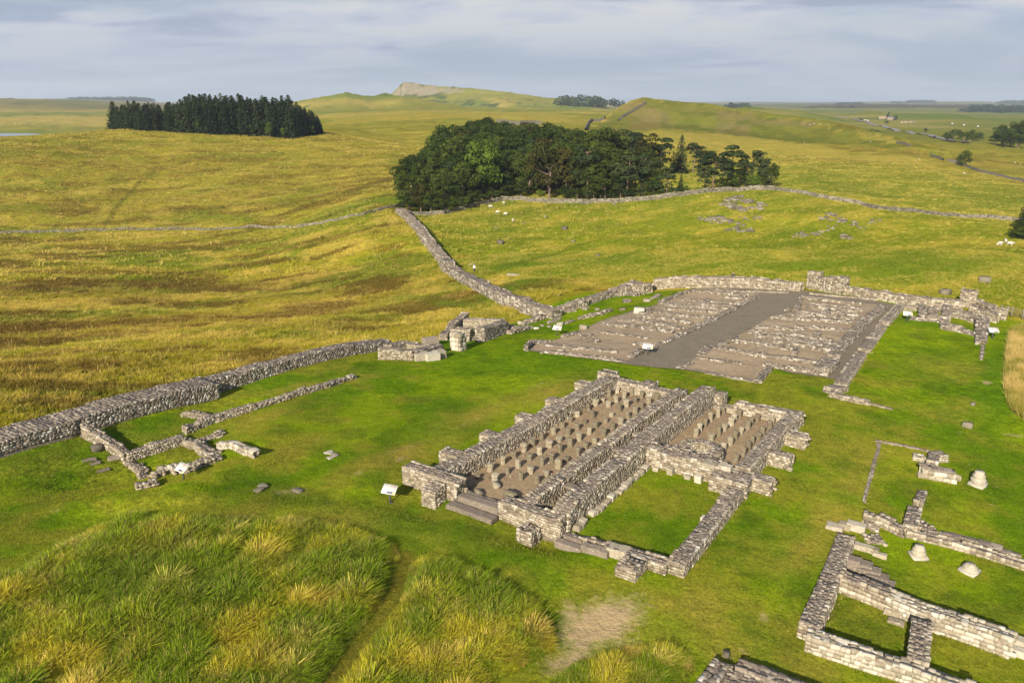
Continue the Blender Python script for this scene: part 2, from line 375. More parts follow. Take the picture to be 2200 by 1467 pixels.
AZ = np.radians(np.linspace(-50, 50, 561))
rows = [12.0]
while rows[-1] < 15000:
    r = rows[-1]
    rows.append(r + (0.42 if r < 45 else 0.36 if r < 130 else r * 0.0045 if r < 520 else r * 0.014 if r < 1400 else r * .006 if r < 2300 else r * 0.02))
RR = np.array(rows)
GA, GR = np.meshgrid(AZ, RR)
GX = (np.sin(GA) * GR).ravel(); GY = (np.cos(GA) * GR).ravel()
GZ = ground(GX, GY)

def poly_mask(x, y, poly):
    inside = np.zeros(len(x), bool); n = len(poly)
    for i in range(n):
        x1, y1 = poly[i]; x2, y2 = poly[(i + 1) % n]
        c = ((y1 > y) != (y2 > y)) & (x < (x2 - x1) * (y - y1) / (y2 - y1 + 1e-12) + x1); inside ^= c
    return inside
def line_dist(x, y, pts):
    d = np.full(len(x), 1e9)
    for (x1, y1), (x2, y2) in zip(pts[:-1], pts[1:]):
        dx, dy = x2 - x1, y2 - y1; t = np.clip(((x - x1) * dx + (y - y1) * dy) / (dx * dx + dy * dy + 1e-9), 0, 1)
        d = np.minimum(d, np.hypot(x - x1 - t * dx, y - y1 - t * dy))
    return d
def spot(x, y, u, v, ra, rb, az):
    px, py = P(u, v); az = math.radians(az); s, c = math.sin(az), math.cos(az); dx = x - px; dy = y - py
    p = (dx * s + dy * c) / ra; q = (dx * c - dy * s) / rb
    return np.exp(-(p * p + q * q))
TALL = [PP([(-260,1467),(-260,1250),(0,1245),(110,1195),(225,1130),(300,1108),(420,1122),(560,1132),(640,1118),(760,1140),(850,1172),(862,1200),(835,1270),(760,1370),(700,1467),(650,1560),(-200,1560)]),
        PP([(882,1205),(960,1205),(1060,1245),(1140,1290),(1185,1345),(1190,1395),(1110,1440),(1050,1467),(1010,1560),(690,1560),(735,1467),(800,1370),(868,1280)]),
        PP([(1250,1420),(1330,1395),(1420,1385),(1480,1400),(1500,1440),(1470,1467),(1440,1540),(1150,1540),(1180,1467)])]
TALL_R = PP([(2172,712),(2164,770),(2160,830),(2172,880),(2230,920),(2330,900),(2330,690),(2240,680)])

HILL = PP([(1262, 284), (1300, 256), (1340, 226), (1385, 211), (1480, 224), (1600, 242), (1750, 264), (1850, 282), (1950, 305), (2010, 335), (1900, 325), (1700, 305), (1550, 287), (1400, 278)])
GOLD1 = PP([(1270, 292), (1400, 282), (1600, 293), (1850, 332), (2010, 348), (2000, 362), (1700, 348), (1450, 318), (1280, 310)])
GOLD2 = PP([(690, 246), (1000, 240), (1250, 247), (1200, 264), (900, 258), (700, 270)])
GOLD3 = PP([(1700, 262), (1850, 285), (1960, 310), (1900, 306), (1780, 280)])
def land_colour(x, y):
    NR2 = np.random.RandomState(77)
    n = len(x); r = np.hypot(x, y); l, w = lw(x, y)
    inside = sstep(NWALL - 2.2, NWALL - 1.2, w) * (1 - sstep(119, 121.5, l + 0.0035 * np.maximum(-w - 20, 0) ** 2))
    n1 = fbm(x / 6, y / 6, 31, 4); n2 = fbm(x / 2.0, y / 2.0, 41, 4); n3 = fbm(x / 22, y / 22, 51, 4); n4 = fbm(x / 60, y / 60, 61, 4)
    C = lambda *c: np.array(c)[None, :]
    mixv = lambda a, b, f: a * (1 - f[:, None]) + b * f[:, None]
    # mown turf
    mown = mixv(C(.088, .165, .008) + np.zeros((n, 3)), C(.165, .235, .011), sstep(.3, .7, n1))
    mown = mixv(mown, C(.21, .19, .045), sstep(.47, .67, n2 * .5 + n3 * .5) * .6)
    mown = mixv(mown, C(.055, .105, .012), sstep(.55, .75, fbm(x / 3.1, y / 3.1, 77, 3)) * .5)
    # rough moor grass, in drifts
    cs, sn = math.cos(.45), math.sin(.45); dx = (x * cs + y * sn); dy = (-x * sn + y * cs)
    st = fbm(dx / 26, dy / 12, 71, 5); st2 = fbm(dx / 8, dy / 4, 81, 4)
    moor = mixv(C(.275, .25, .035) + np.zeros((n, 3)), C(.165, .20, .02), sstep(.43, .65, st))
    moor = mixv(moor, C(.42, .33, .11), sstep(.48, .66, st2) * .8)
    moor = mixv(moor, C(.125, .082, .028), sstep(.51, .66, fbm(dx / 14, dy / 4.5, 91, 5)) * .8)
    moor = mixv(moor, C(.25, .22, .03), sstep(180, 330, r) * .45)
    # far land: pasture, heather
    pl = fbm(x / 260, y / 200, 101, 4)
    far = mixv(C(.21, .21, .04) + np.zeros((n, 3)), C(.34, .27, .10), sstep(.42, .6, pl))
    far = mixv(far, C(.13, .19, .03), sstep(.55, .68, fbm(x / 150, y / 190, 111, 3)) * .8)
    far = mixv(far, C(.105, .075, .065), sstep(2600, 3600, r) * sstep(.35, .5, fbm(x / 900, y / 700, 121, 3)) * (np.arctan2(x, y) > .2))
    far = mixv(far, C(.10, .085, .05), sstep(1800, 2600, r) * (np.arctan2(x, y) < -.25) * .6)
    moor = mixv(moor, far, sstep(420, 900, r))
    la = (np.arctan2(x, y) < -.15) * sstep(1000, 1200, r) * (1 - sstep(4200, 5000, r))
    far = mixv(far, C(.045, .065, .02), la * sstep(.56, .63, fbm(x / 130, y / 300, 131, 4)) * .9)
    far = mixv(far, C(.19, .12, .07), la * sstep(.5, .62, fbm(x / 240, y / 420, 141, 4)) * .7)
    ra_ = (np.arctan2(x, y) > .3) * sstep(500, 700, r) * (1 - sstep(2400, 3000, r))
    far = mixv(far, C(.10, .12, .03), ra_ * sstep(.52, .62, fbm(x / 120, y / 260, 151, 4)) * .6)
    far = mixv(far, C(.37, .28, .11), ra_ * sstep(.55, .66, fbm(x / 160, y / 300, 161, 4)) * .7)
    # greener pasture in the burn's valley and on the knoll to the east
    east = sstep(118, 126, l) * (1 - sstep(300, 420, r)) * sstep(-.16, -.10, np.arctan2(x, y) - .0)
    past = mixv(C(.175, .215, .018) + np.zeros((n, 3)), C(.29, .27, .05), sstep(.4, .64, st2))
    past = mixv(past, C(.13, .18, .016), sstep(.5, .7, n3) * .7)
    moor = mixv(moor, past, east * .85)
    col = mixv(moor, mown, inside)
    bare = np.zeros(n); dark = np.zeros(n); straw = np.zeros(n); lush = np.zeros(n)
    near = r < 900
    def add(arr, specs):
        xx, yy = x[near], y[near]
        for u, v, ra, rb, az, amp in specs:
            arr[near] = np.maximum(arr[near], amp * spot(xx, yy, u, v, ra, rb, az))
    add(bare, [(1290,1340,3.6,1.9,50,1.1),(1220,1420,2.2,1.0,60,.9),(1260,1370,2.4,1.5,40,.9),(1330,1380,1.7,1.0,100,.7),(620,1058,1.7,.6,95,.75),(640,1050,.9,.4,95,.8),(1230,1330,2.2,1.1,0,.8),
               (2120,822,.9,.6,34,.85),(2060,930,.9,.4,95,.5),(2180,935,1.6,.7,95,.6),(1640,1325,.5,.35,20,.8),(1700,1000,.4,.2,60,.7),(1745,962,.35,.2,60,.7),(1650,1080,.35,.2,60,.6),
               (140,1058,.5,.3,60,.7),(40,1113,1.2,.4,80,.5),(120,1093,1.0,.3,80,.5),(1560,1405,1.0,.6,60,.6),(1600,1400,.7,.4,100,.6),(770,1015,.7,.4,20,.7),(860,965,3.6,.5,40,.62),(1150,830,4.5,.8,30,.5),(1010,905,3.5,.7,34,.5),
               (860,985,1.6,.5,30,.7),(540,1110,2.4,.5,95,.55),(500,1105,2.0,.5,95,.6),*[(NR2.uniform(1480, 2180), NR2.uniform(880, 1330), NR2.uniform(.18, .45), NR2.uniform(.1, .2), NR2.uniform(20, 110), .75) for _ in range(34)],*[(NR2.uniform(100, 860), NR2.uniform(1000, 1110), NR2.uniform(.2, .5), NR2.uniform(.1, .22), NR2.uniform(20, 110), .7) for _ in range(12)],(1225,1120,.5,.3,30,.4)])
    add(straw, [(1180,840,6,2.2,34,.9),(1030,890,6,1.8,36,.8),(880,970,5,1.6,40,.8),(640,960,5,1.5,40,.55),(700,1110,6,1.6,95,.6),(1790,1110,4,1.2,40,.6),(1830,1030,5,1,34,.55),(1720,1180,4,1.2,34,.55),(1480,1310,5,2.0,100,.6),
                (2030,790,6,4,60,.5),(2050,880,4,2,60,.4),(1890,970,5,1.2,100,.4),(1380,1350,3,1.6,120,.7),(720,820,6,2,40,.5),(560,900,5,2,40,.45),(2100,700,3,2,60,.35),(1040,970,3,1,30,.3),(1600,1400,3,1.6,110,.6),(1700,1420,4,.5,110,.5),(1420,300,90,14,98,.9),(1650,325,120,12,104,.9),(1850,345,60,8,104,.8),(1250,290,60,10,80,.7),(2120,350,60,8,110,.6),(900,300,160,24,80,.35),(1550,285,60,8,98,.8)])
    add(dark, [(180,700,22,5,60,.85),(60,740,14,5,60,.9),(330,620,26,5,75,.6),(100,790,10,3,50,.7),(620,700,16,4,55,.45),(450,690,18,3.5,60,.55),(30,620,20,5,80,.6),(820,640,12,3,70,.35),(1750,280,60,14,110,.5),(1400,260,50,14,110,.35),(2000,330,60,8,110,.45),
               (500,445,70,3.5,70,.35),(330,370,50,2.2,28,.3),(150,350,50,10,80,.25),(700,400,70,5,65,.3)])
    add(lush, [(1100,620,16,3,25,.9),(1085,575,14,3,60,.8),(1010,600,10,2,20,.6),(820,430,30,7,70,.8),(1000,660,14,2,-40,.7),(1350,560,25,8,110,.5),(1700,570,40,9,100,.55),(2000,580,30,9,100,.5),(1300,640,20,3,60,.3),(1950,690,12,2.2,120,.8),
               (230,960,8,3,40,.5),(2135,800,14,1.3,34,.95),(2150,860,8,1.3,34,.9),(1100,790,8,3,125,.4),(900,1130,8,2,110,.4),(1800,840,7,2,125,.4),(1880,260,120,26,70,.8),(2000,272,80,24,100,.9),(1300,237,120,40,90,.0)])
    col = mixv(col, C(.255, .215, .07), np.clip(straw * (.5 + n2), 0, 1) * .85)
    col = mixv(col, C(.125, .078, .03), np.clip(dark * (3.4 * n2 - .35), 0, 1) * .9)
    col = mixv(col, C(.075, .165, .012), np.clip(lush * (.4 + n1), 0, 1) * .85)
    # tall grass stands on darker ground
    for tp in TALL: col[poly_mask(x, y, tp)] = (.075, .085, .018)
    col[poly_mask(x, y, TALL_R)] = (.2, .17, .05)
    far_ = (r > 420) & (r < 1500)
    for poly, cc, amt in ((HILL, (.115, .135, .024), .8), (GOLD1, (.36, .29, .085), .75), (GOLD2, (.33, .27, .075), .7), (GOLD3, (.36, .29, .085), .7)):
        q = far_ & poly_mask(x + 30 * (n3 - .5), y + 40 * (n1 - .5), poly); col[q] = col[q] * (1 - amt) + np.array(cc) * amt
    hq = far_ & poly_mask(x, y, HILL); hb = sstep(.52, .66, fbm(x / 26, y / 45, 421, 4)) * hq; col = mixv(col, C(.19, .14, .085), hb * .7)
    # trodden lines
    for pts, wd, cc, amt in [([(868,1195),(845,1280),(790,1370),(700,1467),(640,1540)], .35, (.13, .12, .03), .9), ([(1030,600),(1110,568),(1250,525),(1400,482)], .35, (.09, .13, .015), .5),
                             ([(330,372),(300,390),(255,440),(228,480)], .5, (.10, .10, .02), .6), ([(540,485),(640,450),(740,420),(840,385)], 1.8, (.10, .075, .025), .5), ([(1955,700),(1600,960)], .01, (.1, .1, .1), 0)]:
        d = line_dist(x, y, PP(pts)); col = mixv(col, C(*cc), (1 - sstep(wd, wd * 2.2, d)) * amt)
    col = col * np.array([[1.0, 1.0, .6]]) * (1 - .10 * (1 - inside))[:, None]
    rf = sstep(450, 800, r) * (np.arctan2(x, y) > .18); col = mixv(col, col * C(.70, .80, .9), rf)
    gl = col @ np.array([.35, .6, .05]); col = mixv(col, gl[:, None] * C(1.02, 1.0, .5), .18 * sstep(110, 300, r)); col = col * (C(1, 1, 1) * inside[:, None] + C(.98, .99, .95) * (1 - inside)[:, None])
    return np.clip(col, .004, .9), np.clip(bare, 0, 1.2), 1 - inside
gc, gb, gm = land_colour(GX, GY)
nr_, nc_ = GA.shape
# bare crag where the far ridge is steep, scrub on the slope under it
zg = GZ.reshape(GA.shape); slope = np.abs(np.gradient(zg, axis=0) / np.gradient(GR, axis=0)).ravel(); gr_ = GR.ravel(); ga_ = GA.ravel()
rk = sstep(.42, .62, slope + .25 * (fbm(GX / 25, GY / 25, 401, 3) - .5)) * (gr_ > 1350) * (gr_ < 2600)
gc = gc * (1 - rk[:, None]) + np.array([[.20, .18, .155]]) * rk[:, None]
sb = sstep(.17, .26, slope) * sstep(.44, .6, fbm(GX / 60, GY / 60, 411, 3)) * (gr_ > 1350) * (gr_ < 2600) * (1 - rk)
gc = gc * (1 - sb[:, None]) + np.array([[.05, .075, .02]]) * sb[:, None]
hs = sstep(.14, .2, slope) * (gr_ > 480) * (gr_ < 1000) * (ga_ > 0) * .5
hcol = np.array([[.165, .17, .03]]) * (1 - sstep(.5, .64, fbm(GX / 28, GY / 40, 421, 3)))[:, None] + np.array([[.20, .15, .09]]) * sstep(.5, .64, fbm(GX / 28, GY / 40, 421, 3))[:, None]
gc = gc * (1 - hs[:, None]) + hcol * hs[:, None]
ii = (np.arange(nr_ - 1)[:, None] * nc_ + np.arange(nc_ - 1)).ravel()
GF = np.stack([ii, ii + 1, ii + nc_ + 1, ii + nc_], 1)
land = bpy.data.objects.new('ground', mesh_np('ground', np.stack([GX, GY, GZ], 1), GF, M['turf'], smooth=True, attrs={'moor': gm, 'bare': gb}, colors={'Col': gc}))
COL.objects.link(land); tag(land, kind='structure')

def sheet(name, pts, mat, lift=0.03, step=0.6, parent=None, kind='structure', z=None):
    """a sheet draped on the ground inside the outline pts (world xy)"""
    bm = bmesh.new(); vs_ = [bm.verts.new((p[0], p[1], 0)) for p in pts]; f = bm.faces.new(vs_)
    bmesh.ops.triangulate(bm, faces=bm.faces[:])
    for _ in range(10):
        es = [e for e in bm.edges if e.calc_length() > step * 2]
        if not es: break
        bmesh.ops.subdivide_edges(bm, edges=es, cuts=1); bmesh.ops.triangulate(bm, faces=bm.faces[:])
    X = np.array([v.co.x for v in bm.verts]); Y = np.array([v.co.y for v in bm.verts]); Z = ground(X, Y) + lift if z is None else np.full(len(X), z)
    for v, zv in zip(bm.verts, Z): v.co.z = zv
    bmesh.ops.recalc_face_normals(bm, faces=bm.faces[:])
    me = bpy.data.meshes.new(name); bm.to_mesh(me); bm.free()
    if len(me.polygons) and me.polygons[0].normal.z < 0: me.flip_normals()
    me.materials.append(mat)
    o = bpy.data.objects.new(name, me)
    if parent is not None: me.transform(parent.matrix_world.inverted())
    link(o, parent)
    if kind and parent is None: tag(o, kind=kind)
    return o
# ------------------------------------------------------------------ stones and stone walls
def stone_template(seed, flat=False):
    r = np.random.RandomState(seed); V = []
    for ix in (-1, 0, 1):
        for iy in (-1, 0, 1):
            for iz in (-1, 0, 1):
                if ix == iy == iz == 0: continue
                V.append((ix, iy, iz))
    idx = {v: i for i, v in enumerate(V)}; F = []
    for ax in range(3):
        for sgn in (-1, 1):
            for a in (-1, 0):
                for b in (-1, 0):
                    q = []
                    for da, db in ((0, 0), (1, 0), (1, 1), (0, 1)):
                        p = [0, 0, 0]; p[ax] = sgn; p[(ax + 1) % 3] = a + da; p[(ax + 2) % 3] = b + db; q.append(idx[tuple(p)])
                    F.append(q if sgn > 0 else q[::-1])
    V = np.array(V, float); nz = np.abs(V).sum(1)
    k = np.where(nz == 3, .955, np.where(nz == 2, .99, 1.008))[:, None]
    V = V * k * .5
    V = V + r.uniform(-.026, .026, V.shape)
    return V, np.array(F)
TEM = [stone_template(100 + i) for i in range(16)]
TV = np.stack([t[0] for t in TEM]); TF = TEM[0][1]
BOXV = np.array([(x, y, z) for x in (-.5, .5) for y in (-.5, .5) for z in (-.5, .5)])
BOXF = np.array([(0, 1, 3, 2), (4, 6, 7, 5), (0, 4, 5, 1), (2, 3, 7, 6), (0, 2, 6, 4), (1, 5, 7, 3)])
_stone_me = {}
def stone_mesh(k, matk):
    key = (k, matk)
    if key not in _stone_me:
        tint = np.full(26, NR.uniform(0, 1)); _stone_me[key] = mesh_np('stone', TV[k % 16], TF, M[matk], attrs={'tint': tint})
    return _stone_me[key]

def cut_block(sx, sy, sz, mat, chip=.03):
    """a dressed block with worn arrises, sx long (local y), sy wide (local x)"""
    bm = bmesh.new(); bmesh.ops.create_cube(bm, size=1.0); bmesh.ops.scale(bm, vec=(sy, sx, sz), verts=bm.verts[:])
    long_ = [e for e in bm.edges if abs(e.verts[0].co.y - e.verts[1].co.y) > sx * .9]
    if sx > .7: bmesh.ops.subdivide_edges(bm, edges=long_, cuts=int(sx / .4))
    for v in bm.verts: v.co += Vector((rnd.gauss(0, .018), rnd.gauss(0, .018), rnd.gauss(0, .012)))
    bmesh.ops.bevel(bm, geom=[e for e in bm.edges if len(e.link_faces) == 2 and e.calc_face_angle(0) > .6], offset=min(chip, sz * .2), segments=1, affect='EDGES')
    me = bpy.data.meshes.new('cut_block'); bm.to_mesh(me); bm.free()
    a = me.attributes.new('tint', 'FLOAT', 'POINT'); a.data.foreach_set('value', np.full(len(me.vertices), rnd.uniform(.2, .8), np.float32)); me.materials.append(M[mat]); return me

FOOT = []
class Ruin:
    def __init__(self, name, label, cat, at, group=None, single=300, lod=26):
        self.o = empty(name, (at[0], at[1], gz(*at))); tag(self.o, label, cat, group)
        self.c = []; self.A = []; self.m = []; self.w = []; self.single = single; self.lod = lod; self.mats = []; self.seen = []
    def stone(self, c, A, mat, part, nrm):
        if mat not in self.mats: self.mats.append(mat)
        self.c.append(c); self.A.append(A); self.m.append(mat); self.w.append(part); self.seen.append(nrm)
    def wall(self, pts, thick, h, course=.165, slen=.27, ragged=.06, mat='stone', top='stone_top', name='wall', ends=True, base=None, topstep=.26, depth=.22, closed=False, core='mortar', tumble=0.0, bsink=0.35):
        pts = [np.array(p, float) for p in pts]
        hs = [h] * len(pts) if isinstance(h, (int, float)) else list(h)
        CV, CF = [], []
        segs = list(zip(pts[:-1], pts[1:], hs[:-1], hs[1:]))
        if closed: segs.append((pts[-1], pts[0], hs[-1], hs[0]))
        part = len([c for c in self.o.children]) if False else None
        holder = [None]
        sd = rnd.randint(0, 9999)
        for si, (p0, p1, h0, h1) in enumerate(segs):
            FOOT.append((p0, p1, thick)); t = p1 - p0; Ls = np.linalg.norm(t); t = t / Ls; n = np.array([t[1], -t[0]])
            e0 = thick * .5 if (si > 0 or closed) else 0; e1 = thick * .5 if (si < len(segs) - 1 or closed) else 0
            if Ls < thick * 1.5: e0 *= .4; e1 *= .4
            a, b = -e0, Ls + e1
            ns = max(2, int((b - a) / .5) + 1); S = np.linspace(a, b, ns)
            X = p0[0] + t[0] * S; Y = p0[1] + t[1] * S
            zb = (ground(X, Y) if base is None else np.full(ns, float(base)))
            hh = np.interp(S, [0, Ls], [h0, h1])
            rag = (vnoise(S / .9 + sd, S * 0 + si * 3.7, 5) - .5) * ragged * 2 + (vnoise(S / 2.7 + sd, S * 0 + 9.2, 6) - .5) * ragged * 1.6
            hh = np.maximum(.12, hh + rag)
            zf = lambda s: float(np.interp(s, S, zb)); hf = lambda s: float(np.interp(s, S, hh))
            # core
            o0 = len(CV); ww = thick * .5 - .025
            for k in range(ns):
                for sd_, zz_ in ((-1, -bsink), (-1, hh[k] - .022), (1, hh[k] - .022), (1, -bsink)):
                    CV.append((X[k] + n[0] * sd_ * ww, Y[k] + n[1] * sd_ * ww, zb[k] + zz_))
            for k in range(ns - 1):
                q = o0 + 4 * k
                for j in range(3): CF.append((q + j, q + j + 1, q + j + 5, q + j + 4))
            CF.append((o0, o0 + 3, o0 + 2, o0 + 1)); q = o0 + 4 * (ns - 1); CF.append((q, q + 1, q + 2, q + 3))
            t3 = np.array([t[0], t[1], 0]); n3 = np.array([n[0], n[1], 0]); z3 = np.array([0, 0, 1.])
            def put(s, off, z, ls, dp, hgt, mat_, nrm, yaw=0, rx=0):
                c_, s_ = math.cos(yaw), math.sin(yaw)
                ax = t3 * c_ + n3 * s_; ay = -t3 * s_ + n3 * c_
                az = z3 + ax * rnd.gauss(0, .015 + rx) + ay * rnd.gauss(0, .015 + rx)
                self.stone((p0[0] + t[0] * s + n[0] * off, p0[1] + t[1] * s + n[1] * off, z), np.stack([ax * ls, ay * dp, az * hgt], 1), mat_, holder, nrm)
            for side in (-1, 1):
                k = 0; z0 = -.08
                while z0 < max(h0, h1) + ragged:
                    ch = course * rnd.uniform(.85, 1.2)
                    s = a + rnd.uniform(-.2, 0) * slen
                    while s < b:
                        wl = slen * rnd.choice((.55, .7, .85, 1, 1, 1.2, 1.5)); mid = s + wl / 2
                        hm = hf(mid)
                        if z0 + ch * .55 < hm and mid < b + .1:
                            put(mid, side * (thick / 2 - depth / 2 + rnd.gauss(0, .012 + tumble * .3)), zf(mid) + z0 + ch / 2 + rnd.gauss(0, .006 + tumble * .1), wl - .014, depth, ch - .013 + (rnd.uniform(0, .02) if z0 + ch > hm - .1 else 0), mat, n3 * side, rnd.gauss(0, .015 + tumble * .4), tumble * .2)
                        s += wl
                    z0 += ch
            if ends and not closed:
                for e, s_, sg in ((0, a, -1), (1, b, 1)):
                    if (e == 0 and si > 0) or (e == 1 and si < len(segs) - 1): continue
                    z0 = -.08; hm = hf(s_)
                    while z0 + course * .55 < hm:
                        w_ = -thick / 2
                        while w_ < thick / 2 - .08:
                            wl = min(slen * rnd.choice((.7, .9, 1.1, 1.3)), thick / 2 - w_); m_ = w_ + wl / 2
                            put(s_ - sg * depth * .4, m_, zf(s_) + z0 + course / 2, depth, wl - .02, course - .02, mat, t3 * sg, rnd.gauss(0, .03)); w_ += wl
                        z0 += course
            # top
            if top:
                nx_ = max(1, int(round((thick - .1) / topstep)))
                s = a + topstep * .4
                while s < b - topstep * .2:
                    for j in range(nx_):
                        off = ((j + .5) / nx_ - .5) * (thick - .12) + rnd.gauss(0, .03)
                        sz = topstep * rnd.uniform(.75, 1.2); m_ = s + rnd.gauss(0, .05)
                        put(m_, off, zf(m_) + hf(m_) - .06 + rnd.gauss(0, .009 + tumble * .15), sz, sz * rnd.uniform(.6, 1.0), .13 + tumble * .15, top, z3, rnd.uniform(-.6, .6) if tumble else rnd.gauss(0, .15), .012 + tumble * .25)
                    s += topstep * rnd.uniform(.85, 1.1)
        o = obj_np(name, CV, CF, M[core], self.o); holder[0] = o
        return o
    def block(self, x, y, az, sx, sy, h, **kw):
        """a solid masonry block sx along azimuth az, sy across"""
        a = math.radians(az); d = np.array([math.sin(a), math.cos(a)]) * sx / 2
        return self.wall([np.array([x, y]) - d, np.array([x, y]) + d], sy, h, ragged=kw.pop('ragged', .05), **kw)
    def slab(self, x, y, az, sx, sy, hgt, z=None, mat='stone_pale', name='slab', tilt=0.0):
        o = bpy.data.objects.new(name, cut_block(sx, sy, hgt, mat))
        zz_ = gz(x, y) + hgt / 2 - .04 if z is None else z
        link(o, self.o, Matrix.Translation((x, y, zz_)) @ Matrix.Rotation(-math.radians(az), 4, 'Z') @ Matrix.Rotation(tilt + rnd.gauss(0, .02), 4, 'X')); return o
    def finish(self):
        if not self.c: return
        c = np.array(self.c); A = np.array(self.A); n = len(c); seen = np.array(self.seen)
        vd = np.array([0, 0, CAM_H]) - c; dist = np.linalg.norm(vd, axis=1); cosv = np.einsum('ij,ij->i', vd, seen) / dist
        sz = np.sort(np.linalg.norm(A, axis=1), axis=1)[:, 1:].prod(1)
        # in the picture?
        up = np.array([0, math.sin(PITCH), math.cos(PITCH)]); fw = np.array([0, math.cos(PITCH), -math.sin(PITCH)])
        dd = c - np.array([0, 0, CAM_H]); f_ = dd @ fw; uu = dd[:, 0] / f_; vv = dd @ up / f_
        vis = (np.abs(uu) < .65) & (np.abs(vv) < .435) & (f_ > 1)
        score = sz * np.maximum(cosv, 0.02) / dist ** 2 * np.where(vis, 1, .001)
        order = np.argsort(-score); single = set(order[:self.single].tolist())
        inv = self.o.matrix_world.inverted()
        for i in sorted(single):
            k = rnd.randrange(32); o = bpy.data.objects.new('stone', stone_mesh(k, self.m[i]))
            T = np.eye(4); T[:3, :3] = A[i]; T[:3, 3] = c[i]
            COL.objects.link(o); o.parent = self.w[i][0]; o.matrix_local = inv @ Matrix(T.tolist())
        rest = np.array([i for i in range(n) if i not in single], int)
        if len(rest):
            ic = np.array(inv)
            cc = c[rest] @ ic[:3, :3].T + ic[:3, 3]; AA = A[rest]
            mi = np.array([self.mats.index(self.m[i]) for i in rest], np.int32)
            if self.lod == 26: T_ = TV[NR.randint(0, 16, len(rest))]; Fk = TF
            else: T_ = BOXV[None] * (1 + NR.uniform(-.12, .12, (len(rest), 8, 3))); Fk = BOXF
            V = np.einsum('nij,nkj->nki', AA, T_) + cc[:, None]
            nv = T_.shape[1]
            F = (Fk[None] + (np.arange(len(rest)) * nv)[:, None, None]).reshape(-1, 4)
            tint = np.repeat(NR.uniform(0, 1, len(rest)), nv)
            me = mesh_np('stonework', V.reshape(-1, 3), F, None, attrs={'tint': tint})
            for mk in self.mats: me.materials.append(M[mk])
            me.polygons.foreach_set('material_index', np.repeat(mi, len(Fk)).astype(np.int32))
            o = bpy.data.objects.new('stonework', me); link(o, self.o); tag(o, kind='stuff')
        return len(rest)
# ------------------------------------------------------------------ the double granary
GO = fromz(1455, 1250, 0.0); GAZ = math.radians(34.0)
def G(l, w): return (GO[0] + l * math.sin(GAZ) + w * math.cos(GAZ), GO[1] + l * math.cos(GAZ) - w * math.sin(GAZ))
GD = 34.0
R = Ruin('granary', 'roofless double granary of grey stone walls with rows of floor pillars inside', 'ruin', G(1, -8))
R.wall([G(1.0, -20.2), G(1.0, -15.6)], 1.15, 1.35)
R.block(*G(-.25, -16.9), GD, 1.1, 1.15, 1.25, name='buttress')
R.wall([G(.95, -12.2), G(.95, -7.7)], 1.1, [1.05, 1.5])
R.block(*G(-.25, -9.45), GD, 1.2, 1.1, .95, name='buttress')
R.wall([G(1.4, -18.0), G(6, -17.8), G(15, -17.35), G(25, -16.95)], 1.35, [1.25, 1.2, 1.3, 1.3])
R.wall([G(1.2, -10.65), G(26, -10.5)], 1.0, [1.15, 1.3])
R.wall([G(1.2, -8.15), G(13.5, -8.3), G(26.2, -8.25)], 1.2, [1.5, 1.6, 1.85])
R.wall([G(25.4, -17.6), G(25.7, -11)], 1.1, [1.2, .9])
R.wall([G(26.1, -7.6), G(26.2, -5.4), G(26.2, -5.3), G(26.3, -.4)], .95, [.45, .5, 1.0, 1.15])
R.block(*G(26.9, -7.5), GD, 1.3, 1.0, 1.3, name='buttress')
R.block(*G(26.3, -17.9), GD, 1.4, 1.5, 1.35, name='buttress'); R.block(*G(26.5, -13.8), GD, 1.2, 1.1, 1.1, name='buttress')
R.wall([G(.5, -.35), G(11.2, -.62)], 1.05, [.75, .8], course=.19)
R.block(*G(12.4, -1.3), GD + 90, 2.4, 2.2, 1.0, name='pier')
R.wall([G(13.4, -.95), G(26.4, -.85)], 1.05, [1.2, 1.25])
R.wall([G(13.0, -7.6), G(13.0, -2.3)], 1.25, [1.55, 1.2], ragged=.2)
for l_ in (4.3, 8.9, 13.5, 17.9, 22.6): R.block(*G(l_, -19.05 + l_ * .035), GD + 90, 1.5, 1.15, 1.15 if l_ > 5 else 1.35, name='buttress')
for l_ in (13.4, 17.9, 22.1): R.block(*G(l_, .35), GD + 90, 1.5, 1.1, .95, name='buttress')
R.block(*G(-.75, -2.45), GD, 1.35, 1.25, .65, name='buttress')
# front of the roofed-less right-hand room: threshold, low wall, drain
R.wall([G(.6, -4.6), G(.6, -.8)], .95, [.42, .6], ragged=.06)
R.wall([G(.95, -7.2), G(.85, -4.6)], .5, .32, ragged=.04)
for k, (w0, w1) in enumerate(((-7.7, -5.9), (-5.85, -4.2))): R.slab(*G(.05, (w0 + w1) / 2), GD + 90, w1 - w0, .55, .45, name='threshold', mat='stone_top')
R.slab(*G(.75, -6.9), GD + 90, 1.3, .45, .5, name='threshold', mat='stone_top'); R.slab(*G(.5, -3.8), GD + 90, 1.2, .8, .62, name='slab')
# doorway steps of the left-hand hall
R.slab(*G(-.15, -13.9), GD + 90, 3.6, .7, .34, name='step', mat='stone_top'); R.slab(*G(.75, -13.85), GD + 90, 3.2, .7, .6, name='step', mat='stone_top'); R.slab(*G(1.4, -13.85), GD + 90, 3.2, .4, .42, name='step', mat='stone_top')
